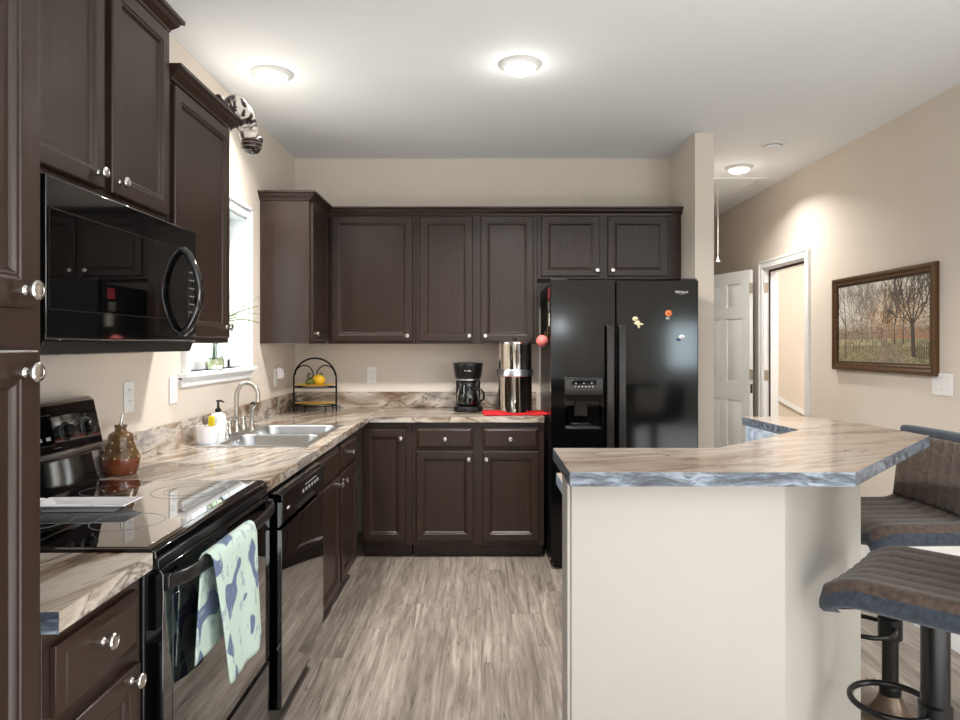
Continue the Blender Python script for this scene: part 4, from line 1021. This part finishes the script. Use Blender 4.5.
MB().box(hx0+.006,hy0+.006,z-.010,hx1-.006,hy1-.006,z).build('hatch_panel','ceiling_paint',t,.001)
hpx,hpy=px(717.6,5.78),5.78
MB().tube([(hpx,hpy,z-.010),(hpx+.004,hpy,2.4),(hpx+.002,hpy,2.115)],.003,8).build('pull_cord','cord_white',t)
MB().lathe([(.003,.04),(.008,.03),(.010,.012),(.024,.003),(.024,0),(0,0)],(hpx+.002,hpy,2.075),16).build('cord_bell','white_plastic',t,0,smooth=40)

# ------------------------------------------------------------------ island
b=MB()
iy=1.72; wt=.11
outer=[(.227,iy),(.766,iy),(1.232,2.215),(1.232,2.86)]
inner=[(1.118,2.86),(1.118,2.30),(.715,iy+wt),(.227,iy+wt)]
t=thing('kitchen_island','beige painted angled half wall carrying the raised bar','island',(0,0,0))
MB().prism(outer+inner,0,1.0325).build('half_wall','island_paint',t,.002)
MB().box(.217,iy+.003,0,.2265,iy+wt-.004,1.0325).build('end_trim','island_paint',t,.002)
MB().box(.232,iy-.010,0,.76,iy-.0005,.085).build('base_trim','trim_white',t,.002)
t=thing('bar_countertop','raised angled streaked laminate bar top with blue-grey edge','countertop',(0,0,0))
top=[(.213,1.632),(.894,1.632),(1.500,2.285),(1.482,2.60),(1.385,2.90),(1.108,2.90),(1.140,2.443),(.700,2.016),(.213,2.016)]
MB().prism(top,1.0335,1.0670).build('slab','laminate_bar',t,0)
# edge bands
vs=[];e=.0008;b=MB()
n=len(top)
for k in range(n):
    (x0,y0),(x1,y1)=top[k],top[(k+1)%n]; d=Vector((x1-x0,y1-y0)).normalized(); nx,ny=d.y*e,-d.x*e
    b.add([(x0,y0,1.0330),(x1,y1,1.0330),(x1,y1,1.0665),(x0,y0,1.0665),(x0+nx,y0+ny,1.0330),(x1+nx,y1+ny,1.0330),(x1+nx,y1+ny,1.0665),(x0+nx,y0+ny,1.0665)],[(0,1,2,3),(4,5,6,7),(0,1,5,4),(3,2,6,7),(0,3,7,4),(1,2,6,5)])
lab(b.build('edge_band','edge_blue',t,0),'blue-grey marbled laminate edge')
# lower counter + cabinet behind wall
t=thing('island_countertop','lower laminate countertop behind the raised bar with pale blue edge','countertop',(0,0,0))
low=[(.270,iy+wt+.0006),(.714,iy+wt+.0006),(1.116,2.301),(1.116,2.86),(.50,2.86),(.36,2.46),(.270,2.44)]
MB().prism(low,CZ0+.0,CZ1).build('slab','laminate_bar',t,0)
lab(MB().box(.2685,iy+wt+.001,CZ0-.001,.2698,2.44,CZ1).build('edge_band','edge_pale',t),'pale blue marbled end edge')
lab(MB().box(1.108,2.32,CZ1,1.1176,2.86,1.0325).build('backsplash','edge_pale',t),'pale blue marbled laminate strip')
cabinet('island_cabinet','dark island base cabinet hidden behind the half wall',(.77,2.42,0) , PI, .44,.58, 0,.876, doors=[(.02,.42,DZ0,DZ1)], drawers=[(.02,.42,RZ0,RZ1)], toe=True)

# ------------------------------------------------------------------ stools
def stool(label, x, y, ang_, sz=.76, fz=.35, grp='suede bar stools'):
    t=thing('bar_stool',label,'bar stool',(x,y,0),ang_,grp)   # local: faces -y (front edge at -y), back at +y
    # seat: cushion with channels running front to back
    NX,NY=60,24; w_=.45; d_=.40; th=.055
    def ztop(u,v):    # u -1..1 across, v 0 front..1 back
        z=sz-.012*(1-abs(u)**4*0) + .010*abs(u)**2
        ch=abs(math.sin(PI*(u+1)*3.5))**.30*.008
        roll=-.030*max(0,(.22-v)/.22)**2 + .045*max(0,(v-.76)/.24)**1.6
        edge=-.018*max(0,(abs(u)-.90)/.10)**2
        return z+ch+roll+edge
    vs=[];fs=[]
    for j in range(NY+1):
        for i in range(NX+1):
            u=-1+2*i/NX; v=j/NY; cr=1-.05*max(0,(.12-v)/.12)**2
            vs.append((u*w_/2*cr,-d_/2+d_*v,ztop(u,v)))
    nb=len(vs)
    for j in range(NY):
        for i in range(NX): k=j*(NX+1)+i; fs.append((k,k+1,k+NX+2,k+NX+1))
    MB().add(vs,fs).build('seat_cushion','suede_brown',t,0,smooth=60)
    # side band + underside
    bound=[(i,0) for i in range(NX+1)]+[(NX,j) for j in range(1,NY+1)]+[(i,NY) for i in range(NX-1,-1,-1)]+[(0,j) for j in range(NY-1,0,-1)]
    vs=[];fs=[];n=len(bound)
    levels=[(0,.000),(.006,-.004),(.009,-.016),(.008,-.034),(.0,-.044),(-.03,-.048)]
    for off,dz in levels:
        for i,j in bound:
            u=-1+2*i/NX; v=j/NY; cr=1-.05*max(0,(.12-v)/.12)**2
            X,Y=u*w_/2*cr,-d_/2+d_*v; q=Vector((X,Y)); 
            ox=off*(1 if i==NX else -1 if i==0 else 0); oy=off*(1 if j==NY else -1 if j==0 else 0)
            vs.append((X+ox,Y+oy,ztop(u,v)+dz))
    for l in range(len(levels)-1):
        for k in range(n): k2=(k+1)%n; fs.append((l*n+k,l*n+k2,(l+1)*n+k2,(l+1)*n+k))
    fs.append(tuple((len(levels)-1)*n+k for k in range(n)))
    sb=MB().add(vs,fs).build('seat_band','suede_blue',t,0,smooth=60); lab(sb,'blue-grey seat border')
    # backrest
    bw=.44; z0=sz+.018; z1=sz+.285; NXb,NZb=60,14
    def by(u,v): return d_/2-.012+.028*v-.020*(u*u)
    vs=[];fs=[]
    for j in range(NZb+1):
        for i in range(NXb+1):
            u=-1+2*i/NXb; v=j/NZb
            vs.append((u*(bw/2-.030),by(u,v)-.022-.004*abs(math.sin(PI*(u+1)*3.5))**.35,z0+.0+(z1-.030-z0)*v))
    for j in range(NZb):
        for i in range(NXb): k=j*(NXb+1)+i; fs.append((k,k+1,k+NXb+2,k+NXb+1))
    o=MB().add(vs,fs).build('back_cushion','suede_brown',t,0,smooth=60)
    sm=o.modifiers.new('s','SOLIDIFY'); sm.thickness=.012; sm.offset=-1
    vs=[];fs=[]; N1=20
    for j in range(2):
        for i in range(N1+1):
            u=-1+2*i/N1; vs.append((u*bw/2,by(u,j)-.019,z0-.03+(z1-z0+.03)*j)); 
    for j in range(2):
        for i in range(N1+1):
            u=-1+2*i/N1; vs.append((u*bw/2,by(u,j)+.024,z0-.03+(z1-z0+.03)*j))
    m_=N1+1
    for i in range(N1):
        fs+=[(i,i+1,m_+i+1,m_+i),(2*m_+i,3*m_+i,3*m_+i+1,2*m_+i+1),(m_+i,m_+i+1,3*m_+i+1,3*m_+i),(i,2*m_+i,2*m_+i+1,i+1)]
    fs+=[(0,m_,3*m_,2*m_),(N1,2*m_+N1,3*m_+N1,m_+N1)]
    lab(MB().add(vs,fs).build('back_shell','suede_blue',t,.012,smooth=60,seg=3),'blue-grey backrest border')
    # post, base, ring
    zt_=sz-.062
    MB().box(-.09,-.09,zt_-.006,.09,.09,zt_+.01).build('mount_plate','satin_black',t,.003)
    MB().cyl((0,0,fz-.01),(0,0,zt_),.0335,20).build('upper_post','satin_black',t)
    MB().cyl((0,0,.10),(0,0,fz),.027,20).build('post','post_metal',t)
    MB().lathe([(.033,.10),(.036,.115),(.036,.135),(.031,.14)],(0,0,0),20).build('post_collar','satin_black',t)
    MB().lathe([(.205,0),(.205,.006),(.19,.012),(.12,.024),(.07,.048),(.045,.085),(.036,.11),(0,.11)],(0,0,0),44).build('base','base_bronze',t,0,smooth=50)
    MB().lathe([(.036,fz-.04),(.040,fz-.035),(.040,fz+.035),(.034,fz+.04)],(0,0,0),20).build('ring_collar','satin_black',t)
    pts=[(.0+.098*math.sin(a)*1.05,-.100-.098*math.cos(a)*1.0,fz+.006) for a in [2*PI*k/36 for k in range(36)]]
    MB().tube(pts,.0085,10,True).build('foot_ring','satin_black',t,0,smooth=60)
    return t
S=stool('brown suede bar stool with blue-grey edge, nearest at the lower right, facing the half wall',1.172,1.762,math.radians(-135),.782,.41)
S=stool('brown suede bar stool farther back, its channelled backrest rising above the bar end',1.480,2.47,math.radians(-88),.773,.35)
# white bench by right wall
t=thing('low_bench','low white bench standing against the right wall behind the stools','bench',(0,0,0))
MB().box(2.10,2.75,.34,XR-.02,4.02,.375).build('bench_top','trim_white',t,.004)
MB().box(2.12,2.77,0,2.16,4.0,.34).box(XR-.06,2.77,0,XR-.03,4.0,.34).box(2.16,2.77,0,XR-.06,2.80,.34).box(2.16,3.97,0,XR-.06,4.0,.34).build('bench_body','trim_white',t,.003)

# ------------------------------------------------------------------ window plant
t=thing('potted_plant','spiky pale grass plant in a glass vase on the window sill','plant',(XL+.012,3.46,WZ0+.0008))
MB().lathe([(.034,0),(.042,.004),(.048,.03),(.042,.065),(.024,.105),(.018,.14),(.024,.160),(.0225,.160),(.016,.14),(.022,.105),(.039,.065),(.045,.03),(.038,.007),(0,.006)],(0,0,0),26).build('vase','clear_glass',t,0,smooth=60)
MB().lathe([(.036,.0075),(.0435,.03),(.038,.062),(0,.062)],(0,0,0),20).build('water','vase_water',t,0,smooth=60)
rng=random.Random(5)
for k in range(30):
    a=rng.uniform(-1.4,1.6) if k<20 else rng.uniform(0,2*PI); L_=rng.uniform(.20,.50); cur=rng.uniform(.1,.65); pts=[]
    base=Vector((rng.uniform(-.008,.008),rng.uniform(-.008,.008),.05))
    dirx,diry=abs(math.cos(a))*.55+.05,math.sin(a)*.9+.35
    for i in range(9):
        s_=i/8; h=.13*min(1,s_*3)+L_*.55*s_-cur*L_*s_*s_*.75; rr=max(0,s_-.22)*L_*.85
        pts.append((base.x+dirx*rr,base.y+diry*rr,base.z+h))
    MB().tube(pts,[.0022*(1-.8*i/8)+.0006 for i in range(9)],5,flat=2.2).build('leaf','leaf_pale' if k%3 else 'leaf_green',t,0,smooth=60)

# ------------------------------------------------------------------ climbing figurine
t=thing('animal_figurine','black and white striped animal figurine climbing head-down off the cabinet top','figurine',(-1.035,2.895,2.338))
b=MB()
Rm=Matrix.Rotation(math.radians(-35),4,'X')
b.ball((-.015,.030,.045),.062,20,12,sc=(.85,1.0,.9)).ball((.0,.080,.020),.060,20,12,sc=(.8,.95,1.1)).ball((.015,.105,-.030),.050,20,12,sc=(.8,.8,1.1))
b.tube([(.03,.05,.03),(.052,.045,-.01),(.055,.05,-.045)],[.022,.018,.014],10).tube([(-.02,.12,.0),(-.02,.14,-.04),(-.01,.145,-.07)],[.02,.017,.013],10)
b.tube([(-.03,-.03,.03),(.01,-.02,.016),(.04,-.01,.012)],[.024,.02,.015],10)
o=b.build('body','fur_patches',t,0,smooth=60); rm=o.modifiers.new('r','REMESH'); rm.mode='VOXEL'; rm.voxel_size=.006; rm.use_smooth_shade=True
b=MB().tube([(-.03,0,.040),(-.04,-.05,.030),(-.035,-.10,.025),(-.03,-.13,.040)],[.022,.024,.024,.012],12); b.build('tail','fur_dark',t,0,smooth=60)
hd=MB().ball((.022,.115,-.085),.046,22,14,sc=(1,1,.88)).ball((.045,.10,-.108),.022,14,8).ball((-.008,.150,-.080),.016,12,8).ball((.052,.135,-.060),.016,12,8).build('head','fur_dark',t,0,smooth=60)
b=MB()
for k in range(4):
    zz=-.066-.016*k; rr=math.sqrt(max(.0001,.046**2-((zz+.085)/.88)**2))+.0006
    b.tube([(.022+rr*math.cos(a),.115+rr*math.sin(a),zz) for a in [2*PI*i/24 for i in range(24)]],.0018,6,True)
b.build('stripe','fur_stripe',hd)

# ------------------------------------------------------------------ rear room (seen in reflections)
b=MB()
struct(MB().box(3.32,-3.998,.90,4.0,-3.955,.96).box(3.32,-3.998,1.76,4.0,-3.955,1.82).box(3.32,-3.998,.90,3.38,-3.955,1.82).box(3.94,-3.998,.90,4.0,-3.955,1.82),'window_2','trim_white')
t=thing('floor_lamp','tall floor lamp with glowing white globe behind the camera, mirrored in the refrigerator','lamp',(1.39,-3.75,0))
MB().lathe([(.15,0),(.15,.015),(.03,.03),(0,.03)],(0,0,0),28).build('base','satin_black',t)
MB().cyl((0,0,.028),(0,0,1.60),.012,12).build('pole','satin_black',t)
MB().ball((0,0,1.70),.11,24,14).build('globe_shade','globe_glow',t,0,smooth=60)
